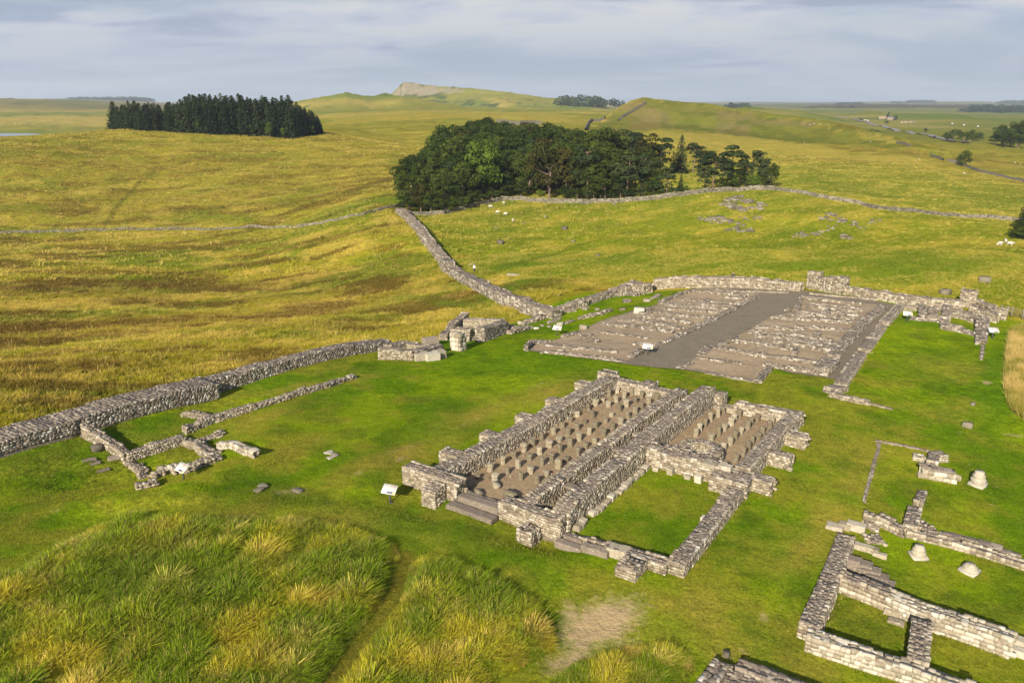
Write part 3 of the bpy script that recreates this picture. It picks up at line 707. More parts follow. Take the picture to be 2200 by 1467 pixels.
# footing course along the inside of the long wall, and fallen blocks
for k in range(26):
    if rnd.random() < .86: R.slab(*G(1.9 + k * .41, -7.35 + rnd.uniform(-.08, .08)), GD + rnd.uniform(-8, 8), rnd.uniform(.35, .55), rnd.uniform(.3, .5), rnd.uniform(.2, .42), name='footing_stone', mat=rnd.choice(('stone', 'stone_pale')))
for l_, w_, s_ in ((12.1, -5.6, .5), (12.1, -4.3, .3), (12.0, -3.5, .55), (11.9, -2.3, .5), (12.1, -6.7, .3)): R.slab(*G(l_, w_), GD, .4, .45, s_, name='footing_stone', mat='stone_pale')
for l_, w_ in ((7.0, -1.2), (11.0, -1.35), (10.2, -1.2)): R.slab(*G(l_, w_), GD, .45, .35, .5, name='footing_stone', mat='stone_pale')
# cross slabs in the gap between the two halls
for l_ in (5.2, 12.2, 15.5): R.slab(*G(l_, -9.6), GD + 90, 1.1, .6, .2, z=.8, name='cross_slab', mat='stone_top')
# corn-drying kiln
KC = G(15.4, -4.75)
R.wall([(KC[0] + 1.25 * math.cos(a) , KC[1] + 1.25 * math.sin(a)) for a in np.linspace(0, 2 * math.pi, 15)[:-1]], .8, .95, closed=True, name='kiln', slen=.24, course=.16, topstep=.24)
R.wall([G(14.2, -7.4), G(15.2, -6.4)], .9, .8, name='kiln_flank', tumble=.05); R.wall([G(14.0, -6.3), G(14.0, -2.4)], 1.0, [1.05, .75], name='kiln_flank', tumble=.06, ragged=.2)
for l_, w_ in ((12.6, -3.0), (12.9, -2.0)): R.slab(*G(l_, w_), GD + 90, .9, .6, .35, z=1.2, name='slab')
for nm_, a_ in (('floor', [(1.7, -17.2), (1.7, -11.2), (25.3, -11.0), (25.1, -16.4)]), ('floor', [(13.7, -7.8), (13.7, -1.3), (26.0, -1.2), (26.0, -7.7)]), ('floor', [(1.7, -10.0), (1.7, -9.0), (25.6, -9.2), (25.6, -9.9)])):
    sheet(nm_, [G(*q) for q in a_], M['earth'], .07, .5, R.o)
for k in range(190):                                                # crumbled bits on the hall floors
    l_, w_ = (rnd.uniform(1.9, 25), rnd.uniform(-16.8, -11.3)) if k % 3 else (rnd.uniform(17, 25.8), rnd.uniform(-7.4, -1.6))
    x, y = G(l_, w_); q = rnd.uniform(.05, .17); a = rnd.uniform(0, 6.28)
    R.stone((x, y, gz(x, y) + .08 + q * .2), np.array([[math.cos(a) * q, -math.sin(a) * q * .8, 0], [math.sin(a) * q, math.cos(a) * q * .8, 0], [0, 0, q * .6]]), 'pillar', [R.o], np.array([0, 0, 1.]))
R.finish()

# floor pillars: every one stands by itself
def pillar_mesh(seed):
    r = np.random.RandomState(seed); bm = bmesh.new(); rings = []
    nseg = 8; zs = [-.05, .12, .4, .62, .84, .97, 1.0]; cap = r.rand() < .4
    for k, z in enumerate(zs):
        rad = (1.0, .98, .92, .93, .98, .86, .55)[k]
        if cap and k in (4, 5): rad *= 1.15
        ring = []
        for j in range(nseg):
            a = 2 * math.pi * (j + .5) / nseg; sq = 1 / max(abs(math.cos(a)), abs(math.sin(a))) ** .55
            q = .5 * rad * sq * r.uniform(.9, 1.1); ring.append(bm.verts.new((q * math.cos(a), q * math.sin(a) * .9, z + r.uniform(-.03, .03))))
        rings.append(ring)
    for a, b in zip(rings[:-1], rings[1:]):
        for j in range(nseg): bm.faces.new((a[j], a[(j + 1) % nseg], b[(j + 1) % nseg], b[j]))
    bm.faces.new(rings[-1]); me = bpy.data.meshes.new('granary_pillar'); bm.to_mesh(me); bm.free()
    a = me.attributes.new('tint', 'FLOAT', 'POINT'); tv = r.rand(); a.data.foreach_set('value', np.full(len(me.vertices), tv, np.float32))
    me.materials.append(M['pillar']); return me
PIL = [pillar_mesh(i) for i in range(12)]
ORD = ['first', 'second', 'third', 'fourth', 'fifth', 'sixth', 'seventh', 'eighth', 'ninth', 'tenth', 'eleventh', 'twelfth', 'thirteenth', 'fourteenth', 'fifteenth', 'sixteenth', 'seventeenth']
def put_pillar(l_, w_, h, wd, label, group):
    x, y = G(l_, w_); o = bpy.data.objects.new('granary_pillar', rnd.choice(PIL))
    link(o, None, Matrix.Translation((x, y, gz(x, y) + .05)) @ Matrix.Rotation(-GAZ + rnd.uniform(-.35, .35), 4, 'Z') @ Matrix.Rotation(rnd.gauss(0, .06), 4, 'X') @ Matrix.Rotation(rnd.gauss(0, .06), 4, 'Y') @ Matrix.Diagonal((wd * rnd.uniform(.85, 1.15), wd * rnd.uniform(.85, 1.15), h, 1)))
    tag(o, label, 'pillar', group)
rowsW = [('row along left wall', -16.35), ('second row from left wall', -15.15), ('middle row', -13.95), ('fourth row from left wall', -12.75), ('row along middle wall', -11.6)]
for ri, (nm_, w_) in enumerate(rowsW):
    k = 0
    for i in range(16):
        l_ = 4.0 + i * 1.37 + (.3 if ri % 2 else 0) + rnd.uniform(-.12, .12)
        if l_ > 25 or (ri in (2, 3) and i == 0) or (ri == 1 and i == 0 and False): continue
        if rnd.random() < .04 and 2 < i < 13: continue
        big = rnd.random()
        put_pillar(l_, w_ + l_ * .012 + rnd.uniform(-.12, .12), rnd.uniform(.5, .72) if big > .18 else rnd.uniform(.34, .46), rnd.uniform(.38, .52), f'pillar in the left granary hall, {ORD[k]} from doorway, {nm_}', 'floor pillars in the left granary hall'); k += 1
for ri, (nm_, w_) in enumerate([('row by tall wall', -6.6), ('second row from tall wall', -5.1), ('third row from tall wall', -3.7), ('row by outer wall', -2.3)]):
    k = 0
    for i in range(8):
        l_ = 25.2 - i * 1.25 + rnd.uniform(-.15, .15)
        if l_ < (18.3 if ri < 2 else 17.3 if ri == 2 else 15.6): continue
        put_pillar(l_, w_ + rnd.uniform(-.12, .12), rnd.uniform(.56, .78), rnd.uniform(.38, .5), f'pillar in the right granary hall, {ORD[k]} from far wall, {nm_}', 'floor pillars in the right granary hall'); k += 1
# loose rocks in the hall by the doorway
def rock(name, x, y, sx, sy, sz, label, cat='rock', mat='pillar', group=None, rz=None, parent=None, sink=.12, z=None):
    o = bpy.data.objects.new(name, stone_mesh(rnd.randrange(32), mat))
    zz_ = (gz(x, y) if z is None else z) + sz * (.5 - sink)
    link(o, parent, Matrix.Translation((x, y, zz_)) @ Matrix.Rotation(rnd.uniform(0, 6) if rz is None else rz, 4, 'Z') @ Matrix.Rotation(rnd.uniform(-.15, .15), 4, 'X') @ Matrix.Diagonal((sx, sy, sz, 1)))
    if parent is None: tag(o, label, cat, group)
    return o
for l_, w_, s_, lab in ((2.6, -16.1, .6, 'dark rough rock in the shaded corner inside the granary doorway'), (2.0, -14.9, .6, 'brown rock nearest the granary doorway step'), (2.9, -12.9, .75, 'long pale block on the sandy granary floor near the middle wall'), (3.6, -14.6, .55, 'flat slab lying before the first pillars in the granary'), (1.9, -13.2, .35, 'small stone beside the granary doorway step')):
    rock('rock', *G(l_, w_), s_ * 1.3, s_ * .8, s_ * .7, lab)

# ------------------------------------------------------------------ the fort's north wall and its interval tower
ND = 34.4
NWR = Ruin('fort_wall', 'broad stone curtain wall running from the left edge up to the gate', 'wall', fort(30, NWALL - 1.4))
nk = dict(mat='stone_dark', course=.19, slen=.3, topstep=.32, ragged=.05)
NWR.wall([fort(3, -62.0), fort(28.3, -62.0)], 2.9, [.8, .95], **nk)
NWR.wall([fort(28.3, -62.05), fort(41.2, -62.05)], 2.8, [1.05, 1.5], **nk)
NWR.wall([fort(3, -63.2), fort(28, -63.2), fort(41.2, -63.2)], .75, [1.0, 1.2, 1.7], **dict(nk, ragged=.1))
NWR.wall([fort(41.2, -62.75), fort(55, -62.75), fort(65.5, -62.75)], 1.6, [1.6, 1.45, 1.35], **nk)
NWR.finish()
TWR = Ruin('interval_tower', 'ruined interval tower with low room walls behind the broad curtain wall', 'ruin', P(330, 960))
TWR.wall(PP([(185, 925), (250, 960), (272, 975)], .5), .8, [1.05, .75, .65], ragged=.12)
TWR.wall(PP([(270, 977), (330, 960), (392, 941)], .4), .8, [.6, .7, .6], ragged=.1)
TWR.wall(PP([(396, 926), (455, 902), (540, 877), (600, 858), (650, 842), (700, 828), (760, 808)], .2), .6, [.5, .55, .45, .35, .38, .45, .28], ragged=.12, tumble=.05)
TWR.wall(PP([(392, 889), (455, 897)], .15), .6, [.3, .4], ragged=.15, tumble=.12)
TWR.wall(PP([(392, 945), (425, 957), (466, 972)], .2), .85, .36, ragged=.2, tumble=.12, topstep=.34)
TWR.wall(PP([(430, 945), (478, 930)], .1), .8, .22, ragged=.15, tumble=.15)
TWR.wall(PP([(474, 956), (548, 973)], .3), .65, [.6, .5], mat='stone_pale', top='stone_pale', slen=.45, course=.3, topstep=.5)
TWR.wall(PP([(474, 980), (402, 1006)], .2), .75, [.42, .36], ragged=.15, tumble=.15)
TWR.wall(PP([(272, 985), (300, 1006), (344, 1020)], .2), .8, [.36, .36, .34], ragged=.15, tumble=.1)
TWR.wall(PP([(346, 1008), (382, 1010)], .3), .6, [.65, .45], mat='stone_pale', top='stone_pale', slen=.45, course=.3, topstep=.45)
TWR.wall(PP([(292, 1047), (336, 1037)], .15), .7, [.35, .45], ragged=.12, tumble=.1)
TWR.wall(PP([(380, 1012), (404, 1010), (425, 1002)], .1), .8, .35, tumble=.1)

for u, v, a, b, c in ((250, 984, 1.2, .7, .2), (192, 988, 1.0, .45, .14), (205, 995, .7, .4, .12), (222, 1010, .9, .4, .12), (195, 932, 1.5, .9, .2)):
    TWR.slab(*P(u, v), 60, a, b, c, mat='stone_top')
TWR.finish()

# ------------------------------------------------------------------ north gate
GT = Ruin('north_gate', 'ruined north gate with two low stone guard towers beside the gap', 'gatehouse', P(940, 745))
a_ = PP([(815, 770), (887, 773), (945, 757)], 0)
GT.wall([a_[0], a_[1]], 1.1, [1.3, 1.15], topstep=.34); GT.wall([a_[1], a_[2]], 1.0, [1.1, 1.0], mat='stone_dark', topstep=.34)
b_ = PP([(860, 735), (915, 742)], .9); GT.wall(b_, 1.1, [1.0, .9])
GT.wall(PP([(832, 744), (862, 738)], .9), 1.2, 1.1)
for u, v, s in ((905, 773, 1.7), (928, 773, 1.6), (944, 768, 1.3)): GT.slab(*P(u, v), 60, s, 1.1, .85, mat='stone_pale', name='dressed_block')
GT.slab(*P(925, 742), 60, 1.8, 1.2, 1.0, mat='stone_top', name='dressed_block')
q = P(985, 752); GT.block(*q, ND, 1.15, 1.5, 2.2, mat='stone_pale', top='stone_pale', slen=.7, course=.55, topstep=.5, name='pier')
GT.wall(PP([(952, 728), (975, 709), (1000, 695)], .2), 1.1, [.6, 1.3, 1.7], topstep=.34, ragged=.2)
GT.wall(PP([(975, 727), (1013, 731)], .1), 1.3, [1.5, 1.6], topstep=.34)
GT.wall(PP([(1000, 700), (1080, 703)], .6), 1.1, [1.6, 1.7], topstep=.34)
GT.wall(PP([(1031, 733), (1083, 714)], .1), 1.3, [1.75, 1.6], mat='stone_dark', topstep=.34)
GT.wall(PP([(1092, 716), (1140, 704)], .1), .9, [.6, .5], tumble=.15, ragged=.2)
GT.wall(PP([(1083, 706), (1105, 703)], .1), .9, [.9, .3], tumble=.1, ragged=.2)
GT.finish()

# ------------------------------------------------------------------ north wall beyond the gate, north-east corner, east wall and gate
EW = Ruin('east_fort_wall', 'low stone fort wall curving round the far corner behind the barracks', 'wall', P(1600, 615), lod=8)
kw = dict(course=.27, slen=.42, topstep=.42, depth=.26)
EW.wall(PP([(1118, 695), (1165, 682), (1190, 672)], .2), 1.2, [.4, .6, .7], ragged=.25, tumble=.12, **kw)
EW.wall(PP([(1190, 672), (1250, 655), (1325, 630)], .2), 1.4, [.8, 1.1, 1.0], ragged=.2, **kw)
EW.wall(PP([(1325, 629), (1360, 620), (1392, 624)], .5), 2.0, [1.2, 1.6, 1.7], ragged=.15, **kw)
EW.wall(PP([(1405, 615), (1450, 611), (1530, 610), (1620, 612), (1722, 618)], .5), 1.5, [1.6, 1.7, 1.6, 1.6, 1.2], ragged=.15, **kw)
EW.wall(PP([(1745, 616), (1780, 622), (1812, 628)], .3), 1.7, [2.2, 1.8, 2.0], ragged=.3, **kw)
EW.block(*P(1748, 620), ND, 1.6, 1.9, 2.6, **kw); EW.block(*P(1808, 626), ND, 1.6, 1.6, 2.2, **kw)
EW.wall(PP([(1818, 624), (1900, 637), (1990, 652), (2068, 660)], .5), 1.5, [1.0, 1.1, 1.2, 1.3], ragged=.15, **kw)
EW.wall(PP([(1562, 628), (1690, 630)], .0), .8, .3, tumble=.2, **kw); EW.wall(PP([(1740, 632), (1800, 638), (1880, 645)], .0), .7, .25, tumble=.2, **kw)
EW.block(*P(2078, 655, .3), ND, 1.7, 2.0, 2.4, mat='stone', **kw)
EW.wall(PP([(2085, 672), (2140, 687)], .3), 1.4, [1.5, .9], ragged=.2, **kw); EW.wall(PP([(2095, 652), (2125, 660), (2138, 672)], .6), 1.2, [1.3, 1.0, 1.0], ragged=.2, **kw); EW.block(*P(2147, 684), ND, 1.4, 1.6, 1.2, **kw)
EW.finish()

# ------------------------------------------------------------------ barracks
YARD = PP([(1122, 752), (1150, 741), (1200, 728), (1290, 690), (1360, 668), (1410, 655), (1490, 620), (1560, 618), (1640, 621), (1722, 625), (1812, 636), (1925, 655), (1900, 690), (1800, 818), (1775, 812), (1700, 802), (1657, 790), (1632, 822), (1540, 806), (1470, 795), (1440, 792), (1360, 785), (1300, 776), (1230, 767), (1160, 757)])
sheet('gravel_yard', YARD, M['gravel'], .05, .7)
M['dirt'] = mat_dirt()
def under(root, poly): sheet('ground_surface', PP(poly), M['dirt'], .068, .7, root)
def floors(root, polys):
    for p in polys: sheet('floor', PP(p), M['sand'], .085, .7, root)
BK = dict(course=.17, slen=.32, topstep=.34, ragged=.1, tumble=.06, depth=.24, mat='stone_dark')
BL = Ruin('barrack_ruin', 'low wall footings of a barrack block left of the gravel road', 'ruin', P(1380, 710), group='barrack blocks', lod=8)
BR = Ruin('barrack_ruin', 'low wall footings of a barrack block right of the gravel road', 'ruin', P(1690, 720), group='barrack blocks', lod=8)
under(BL.o, [(1135, 750), (1150, 742), (1205, 728), (1290, 692), (1362, 670), (1412, 656), (1490, 622), (1560, 621), (1632, 632), (1580, 662), (1530, 688), (1456, 722), (1405, 744), (1384, 754), (1345, 777), (1230, 766), (1160, 756)])
under(BR.o, [(1716, 640), (1760, 640), (1860, 653), (1900, 657), (1860, 690), (1790, 772), (1775, 810), (1700, 800), (1657, 788), (1632, 820), (1540, 804), (1470, 793), (1490, 772), (1530, 745), (1575, 726), (1605, 713), (1625, 700), (1655, 682), (1700, 672)])
floors(BL.o, [[(1150, 750), (1165, 741), (1330, 757), (1345, 770), (1250, 762)], [(1230, 718), (1285, 716), (1400, 730), (1400, 740), (1360, 738), (1270, 727), (1200, 735), (1180, 738)], [(1400, 674), (1500, 684), (1520, 690), (1495, 700), (1485, 694), (1390, 680)], [(1430, 655), (1450, 645), (1580, 655), (1575, 658)], [(1468, 636), (1490, 626), (1530, 630), (1560, 640), (1540, 645)], [(1440, 672), (1530, 682), (1560, 668), (1450, 660)]])
floors(BR.o, [[(1640, 692), (1790, 700), (1790, 706), (1720, 706), (1640, 700)], [(1630, 708), (1790, 722), (1825, 735), (1780, 732), (1700, 720), (1610, 712)], [(1660, 752), (1700, 757), (1705, 766), (1640, 760)], [(1715, 755), (1775, 765), (1765, 775), (1700, 768)], [(1530, 756), (1640, 770), (1760, 786), (1758, 798), (1650, 782), (1600, 778), (1500, 768)], [(1470, 785), (1500, 774), (1590, 785), (1640, 790), (1625, 814), (1530, 800)], [(1740, 648), (1850, 660), (1850, 652), (1740, 642)], [(1730, 680), (1830, 690), (1836, 686), (1740, 676)]])
KH = [1.0, .82]
def walls(Rn, specs):
    for pts, th, h in specs: Rn.wall(PP(pts, .1), th * KH[0], h * KH[1] if not isinstance(h, list) else [q * KH[1] for q in h], **BK)
walls(BL, [([(1165, 756), (1243, 764), (1342, 776)], .7, .25), ([(1163, 741), (1240, 750), (1323, 757)], .75, .35), ([(1354, 768), (1384, 753)], .8, .4), ([(1211, 724), (1242, 715)], .9, .35), ([(1250, 726), (1276, 722)], .9, .35),
 ([(1268, 732), (1284, 735)], .7, .35), ([(1362, 740), (1409, 745)], .7, .4), ([(1290, 715), (1391, 727)], .6, .3), ([(1405, 743), (1456, 723), (1498, 703), (1530, 688), (1580, 662), (1628, 636)], .75, .35),
 ([(1293, 699), (1360, 704), (1445, 715)], .8, .5), ([(1331, 688), (1390, 694), (1464, 707)], .9, .5), ([(1370, 681), (1430, 686), (1484, 696)], .8, .5), ([(1388, 669), (1450, 678), (1528, 685)], .7, .45), ([(1424, 665), (1500, 670), (1550, 673)], .7, .45),
 ([(1430, 658), (1500, 662), (1565, 666)], .7, .4), ([(1418, 651), (1450, 655), (1581, 659)], .7, .35), ([(1452, 644), (1520, 648), (1583, 654)], .7, .45), ([(1486, 626), (1545, 631), (1604, 637)], .7, .45), ([(1533, 625), (1594, 628)], .6, .35),
 ([(1418, 650), (1445, 640), (1490, 623)], .8, .4), ([(1385, 668), (1400, 664)], .8, .5), ([(1516, 648), (1519, 655)], .7, .5), ([(1555, 640), (1605, 643)], .8, .35), ([(1130, 752), (1141, 740), (1180, 733)], .5, [.7, .7, .35])])
walls(BR, [([(1721, 641), (1760, 645), (1850, 655)], .7, .45), ([(1734, 653), (1790, 658), (1850, 664)], .7, .45), ([(1734, 661), (1800, 668), (1850, 673)], .7, .5), ([(1710, 671), (1770, 674), (1841, 679)], .7, .45), ([(1701, 676), (1770, 681), (1835, 686)], .7, .45),
 ([(1656, 684), (1750, 689), (1832, 695)], .9, .6), ([(1625, 704), (1723, 711)], .7, .45), ([(1708, 703), (1770, 708), (1835, 714)], .8, .5), ([(1608, 715), (1704, 722), (1786, 734)], .8, .5), ([(1623, 723), (1701, 731), (1806, 747)], .8, .6), ([(1700, 736), (1800, 752)], .8, .55),
 ([(1577, 733), (1630, 741), (1704, 753)], .8, .55), ([(1662, 736), (1740, 748), (1795, 757)], .8, .6), ([(1563, 753), (1632, 765), (1700, 773), (1768, 783)], .8, .5), ([(1496, 770), (1540, 775), (1592, 782)], .6, .3), ([(1641, 784), (1700, 793), (1759, 802)], .7, .45), ([(1517, 800), (1575, 811), (1628, 820)], .5, .25),
 ([(1628, 820), (1640, 806), (1655, 789)], .7, .35), ([(1705, 764), (1712, 753)], .6, .45), ([(1752, 726), (1758, 718)], .7, .5), ([(1720, 641), (1712, 670)], .7, .5), ([(1779, 668), (1779, 680)], .6, .55), ([(1577, 726), (1579, 738)], .8, .6),
 ([(1790, 770), (1806, 748), (1838, 714), (1860, 690), (1900, 657)], 1.2, [.6, .6, .6, .5, .4]), ([(1460, 790), (1485, 779)], .9, .15), ([(1505, 762), (1520, 748), (1560, 735)], 1.0, .15), ([(1700, 662), (1690, 668)], .6, .2), ([(1530, 745), (1570, 748)], 1.0, .18)])
BR.block(*P(1772, 797), ND, 4.2, 1.7, .9, **{k: v for k, v in BK.items() if k != 'ragged'})
BL.finish(); BR.finish(); KH[:] = [1, 1]
for u, v, s, lab in ((1254, 708, .9, 'square stone block at the edge of the lawn by the barracks'), (1373, 674, 1.3, 'pale upright boulder at the left side of the barracks'), (1381, 681, 1.0, 'leaning slab beside the pale upright boulder at the barracks'), (1204, 757, .6, 'rough stone on the nearest footing of the barracks')):
    rock('stone_block', *P(u, v), s * 1.1, s * .8, s * .75, lab, 'stone block', 'stone_pale')
# remains of the rampart buildings on the lawn left of the barracks
RB = Ruin('rampart_footing', 'scattered stone footings on the lawn left of the barracks', 'ruin', P(1290, 680), lod=8)
walls(RB, [([(1242, 685), (1260, 682)], .7, .35), ([(1265, 680), (1292, 675)], .7, .4), ([(1295, 672), (1313, 667)], .7, .4), ([(1193, 687), (1203, 684)], .8, .35), ([(1215, 694), (1232, 689)], .6, .25), ([(1178, 694), (1195, 690)], .6, .2), ([(1332, 665), (1343, 664)], .7, .3), ([(1340, 649), (1353, 647)], .8, .35), ([(1320, 635), (1350, 632), (1370, 634)], .9, .4), ([(1402, 641), (1416, 636)], .7, .35), ([(1252, 663), (1262, 663)], .8, .25), ([(1217, 670), (1235, 666)], .9, .2)])
RB.finish()
for u, v, s in ((1152, 707, .6), (1165, 701, .5), (1180, 703, .45), (1390, 648, .9), (1283, 666, .6), (1204, 698, .8)):
    rock('loose_stone', *P(u, v), s * 1.2, s, s * .5, 'loose pale stone lying on the lawn left of the barracks', 'stone', 'stone_pale', 'loose stones on the lawn left of the barracks')

# long flat wall right of the barracks drain, and the south-east tower
SW = Ruin('long_wall', 'long flat-topped stone wall beside the gravel drain right of the barracks', 'wall', P(1870, 740))
SW.wall(PP([(1806, 826), (1850, 760)], .35), 1.15, [.6, .6], ragged=.04, topstep=.36); SW.wall(PP([(1856, 752), (1872, 730)], .3), 1.3, .5, ragged=.04, topstep=.5, slen=.6)
SW.wall(PP([(1876, 726), (1895, 700)], .35), 1.15, .5, ragged=.04); SW.wall(PP([(1899, 694), (1933, 658)], .35), 1.15, .6, ragged=.04, topstep=.4); SW.wall(PP([(1928, 657), (1982, 663)], .3), .9, .5, ragged=.1)
SW.wall(PP([(1783, 841), (1806, 833)], .2), 1.4, .45, ragged=.05); SW.wall(PP([(1783, 846), (1813, 854), (1866, 865)], .2), .6, [.45, .4, .35], ragged=.06); SW.wall(PP([(1868, 868), (1914, 879)], .0), .4, .12, ragged=.03)
SW.finish()
ST = Ruin('corner_tower', 'small ruined tower rooms at the far end of the right-hand lawn', 'ruin', P(2040, 690), lod=8)
walls(ST, [([(1955, 684), (1978, 687)], .8, .4), ([(1978, 665), (1983, 688)], .9, .8), ([(1983, 686), (2030, 691)], 1.0, .7), ([(1998, 670), (2004, 686)], 1.0, .8), ([(2003, 666), (2032, 672)], .9, .6), ([(2034, 665), (2032, 690)], 1.0, .9), ([(2034, 675), (2070, 683), (2100, 693)], 1.1, [1.0, .9, .7]), ([(2028, 690), (2030, 706)], 1.0, .5), ([(2030, 706), (2065, 712), (2096, 720)], .7, .4), ([(2034, 700), (2070, 702)], .7, .25), ([(2102, 692), (2101, 712), (2102, 738)], .7, [.9, .5, .3]), ([(2117, 694), (2116, 712), (2112, 736)], .7, [.9, .6, .4]), ([(2105, 692), (2116, 693)], .8, .9), ([(2112, 742), (2108, 770)], .25, .08)])
ST.finish()

# ------------------------------------------------------------------ headquarters building, lower right
HQ = Ruin('headquarters_ruin', 'ruined headquarters rooms with thick stone walls at the lower right', 'ruin', P(1850, 1300))
hk = dict(course=.24, slen=.36, topstep=.33)
HQ.wall(PP([(1738, 1345), (1775, 1262), (1818, 1150)], .85), 1.0, [.95, .95, .9], ragged=.06, course=.2, slen=.3, topstep=.24)
HQ.wall(PP([(1735, 1360), (1850, 1398), (1960, 1430), (2100, 1484)], .75), .85, [.75, .85, .85, .85], ragged=.12, mat='stone_pale', top='stone_pale', **hk)
HQ.wall(PP([(1806, 1232), (1860, 1252), (1910, 1272)], .9), .95, [1.0, 1.0, .95], ragged=.1, **hk)
HQ.wall(PP([(1910, 1272), (2000, 1310), (2090, 1340), (2176, 1372)], .9), .95, [.95, 1.0, 1.0, 1.0], ragged=.1, mat='stone_pale', top='stone_pale', **hk)
HQ.wall(PP([(1982, 1332), (1972, 1420)], .9), .95, [.95, .95], ragged=.04, course=.2, slen=.3, topstep=.24)
for k, (u, v) in enumerate(((1825, 1205), (1850, 1212), (1868, 1222), (1885, 1232), (1898, 1243))): HQ.slab(*P(u, v, .5), 120, 1.2, .7, .8 - k * .1, mat='stone_top', name='step')
HQ.wall(PP([(1856, 1108), (1900, 1120), (1942, 1140)], .3), .8, [.55, .5, .45], ragged=.1, **hk)
HQ.wall(PP([(1966, 1090), (1955, 1132)], .5), .85, [.6, .6], ragged=.05, topstep=.26); HQ.wall(PP([(1982, 1058), (1972, 1084)], .1), .6, [.25, .35], ragged=.05)
HQ.wall(PP([(1948, 1142), (2030, 1163), (2120, 1188), (2230, 1222)], .2), .75, [.4, .38, .35, .35], ragged=.05, **hk)
HQ.wall(PP([(2022, 1145), (2110, 1168), (2190, 1196)], .1), .5, .25, ragged=.02, top='stone_top', slen=.8, topstep=.7, course=.25)
HQ.wall(PP([(1975, 1120), (1990, 1135), (2000, 1145)], .1), .8, .18, tumble=.2); HQ.wall(PP([(1862, 1122), (1890, 1135)], .0), 1.4, .1, tumble=.25); HQ.wall(PP([(1870, 1150), (1882, 1168)], .0), 1.1, .1, tumble=.25)
for u, v, a, b, c in ((1793, 1135, 1.0, .7, .3), (1814, 1134, .7, .6, .4), (1838, 1138, 1.1, .6, .5), (1855, 1180, 1.1, .5, .35), (1875, 1186, .6, .5, .35), (1889, 1195, .8, .4, .25), (2190, 1392, 1.2, .6, .6), (2190, 1408, 1.0, .5, .4), (1918, 1320, .9, .4, .35), (1925, 1338, .8, .4, .2)):
    HQ.slab(*P(u, v), 120, a, b, c, mat='stone_pale' if a > .9 else 'stone')
HQ.finish()
H2 = Ruin('room_corner_ruin', 'corner of a stone room cut by the bottom edge of the picture', 'ruin', P(1570, 1450))
H2.wall(PP([(1552, 1424), (1524, 1462), (1490, 1510)], .3), .8, [.35, .4, .4], mat='stone_dark', **hk); H2.wall(PP([(1585, 1428), (1650, 1452), (1760, 1496)], .3), .9, [.4, .45, .5], tumble=.05, mat='stone_top', **hk); H2.wall(PP([(1560, 1450), (1700, 1500)], .1), 1.4, .2, tumble=.1)
H2.finish()
H3 = Ruin('masonry_stub', 'T-shaped stub of dressed stone wall on the right-hand lawn', 'ruin', P(2010, 1010))
H3.wall(PP([(1980, 1005), (2052, 1018)], .6), .85, [.85, .8], mat='stone_pale', course=.4, slen=.7, topstep=.5, ragged=.05); H3.wall(PP([(2002, 998), (2008, 972)], .5), .8, [.7, .6], mat='stone_pale', course=.3, slen=.5)
H3.wall(PP([(2012, 972), (2028, 985)], .3), .7, .5, mat='stone_pale'); H3.wall(PP([(1962, 980), (1985, 985)], .2), .6, .35, mat='stone_pale'); H3.wall(PP([(1882, 948), (1940, 958), (1995, 970)], .0), .35, .12, ragged=.05); H3.wall(PP([(1972, 1022), (1990, 1026)], .0), .5, .15)
H3.finish()
dr = Ruin('stone_drain', 'thin line of drain stones across the right-hand lawn', 'drain', P(1875, 1010)); dr.wall(PP([(1890, 952), (1876, 1003), (1856, 1078)], 0), .22, .09, ragged=.03, course=.1, slen=.4, topstep=.25, depth=.1); dr.finish()
# ------------------------------------------------------------------ Hadrian's Wall beyond the fort, field walls, roads
HW = Ruin('frontier_wall', 'thick grey frontier wall climbing from the fort corner down and up to the wood', 'wall', P(1060, 630), lod=8)
hk = dict(course=.3, slen=.5, topstep=.5, depth=.3, ragged=.12, mat='stone_dark')
HW.wall(PP([(1196, 671), (1140, 660), (1090, 643), (1045, 622), (1005, 600), (972, 581)], .8), 2.2, [1.0, 1.5, 1.6, 1.6, 1.6, 1.6], **hk)
HW.wall(PP([(966, 577), (955, 562)], 1.0), 2.3, [2.4, 1.9], **hk)
HW.wall(PP([(955, 562), (938, 541), (915, 513), (892, 482), (868, 458), (857, 452)], .8), 2.1, [1.7, 1.6, 1.6, 1.6, 1.6, 1.4], **hk)
HW.finish()
FW_ = Ruin('plantation_wall', 'drystone field wall running along the foot of the middle wood', 'wall', P(1350, 430), lod=8)
fk = dict(course=.3, slen=.6, topstep=.55, depth=.25, ragged=.12, mat='drywall', top='drywall')
FW_.wall(PP([(860, 456), (880, 460), (905, 462), (950, 458), (1000, 448), (1035, 438), (1080, 428), (1120, 428), (1165, 433), (1250, 435), (1340, 432), (1385, 428), (1420, 425), (1460, 419), (1500, 414), (1560, 408), (1610, 406), (1662, 406)], .3), .8, 1.15, **fk)
FW_.finish()
FW2 = Ruin('field_wall', 'drystone wall dropping from the middle wood across the right-hand fields', 'wall', P(1850, 438), lod=8, single=120)
FW2.wall(PP([(1662, 406), (1700, 411), (1760, 422), (1850, 438), (1930, 452), (2060, 464), (2180, 473), (2320, 478)], .3), .6, .9, **fk); FW2.finish()
FW3 = Ruin('field_wall', 'long drystone wall crossing the moor below the conifer plantation', 'wall', P(400, 490), lod=8, single=120)
FW3.wall(PP([(-140, 503), (0, 499), (200, 493), (410, 491), (560, 487), (690, 479), (780, 460), (850, 443), (866, 440)], .3), .5, .62, **fk); FW3.finish()
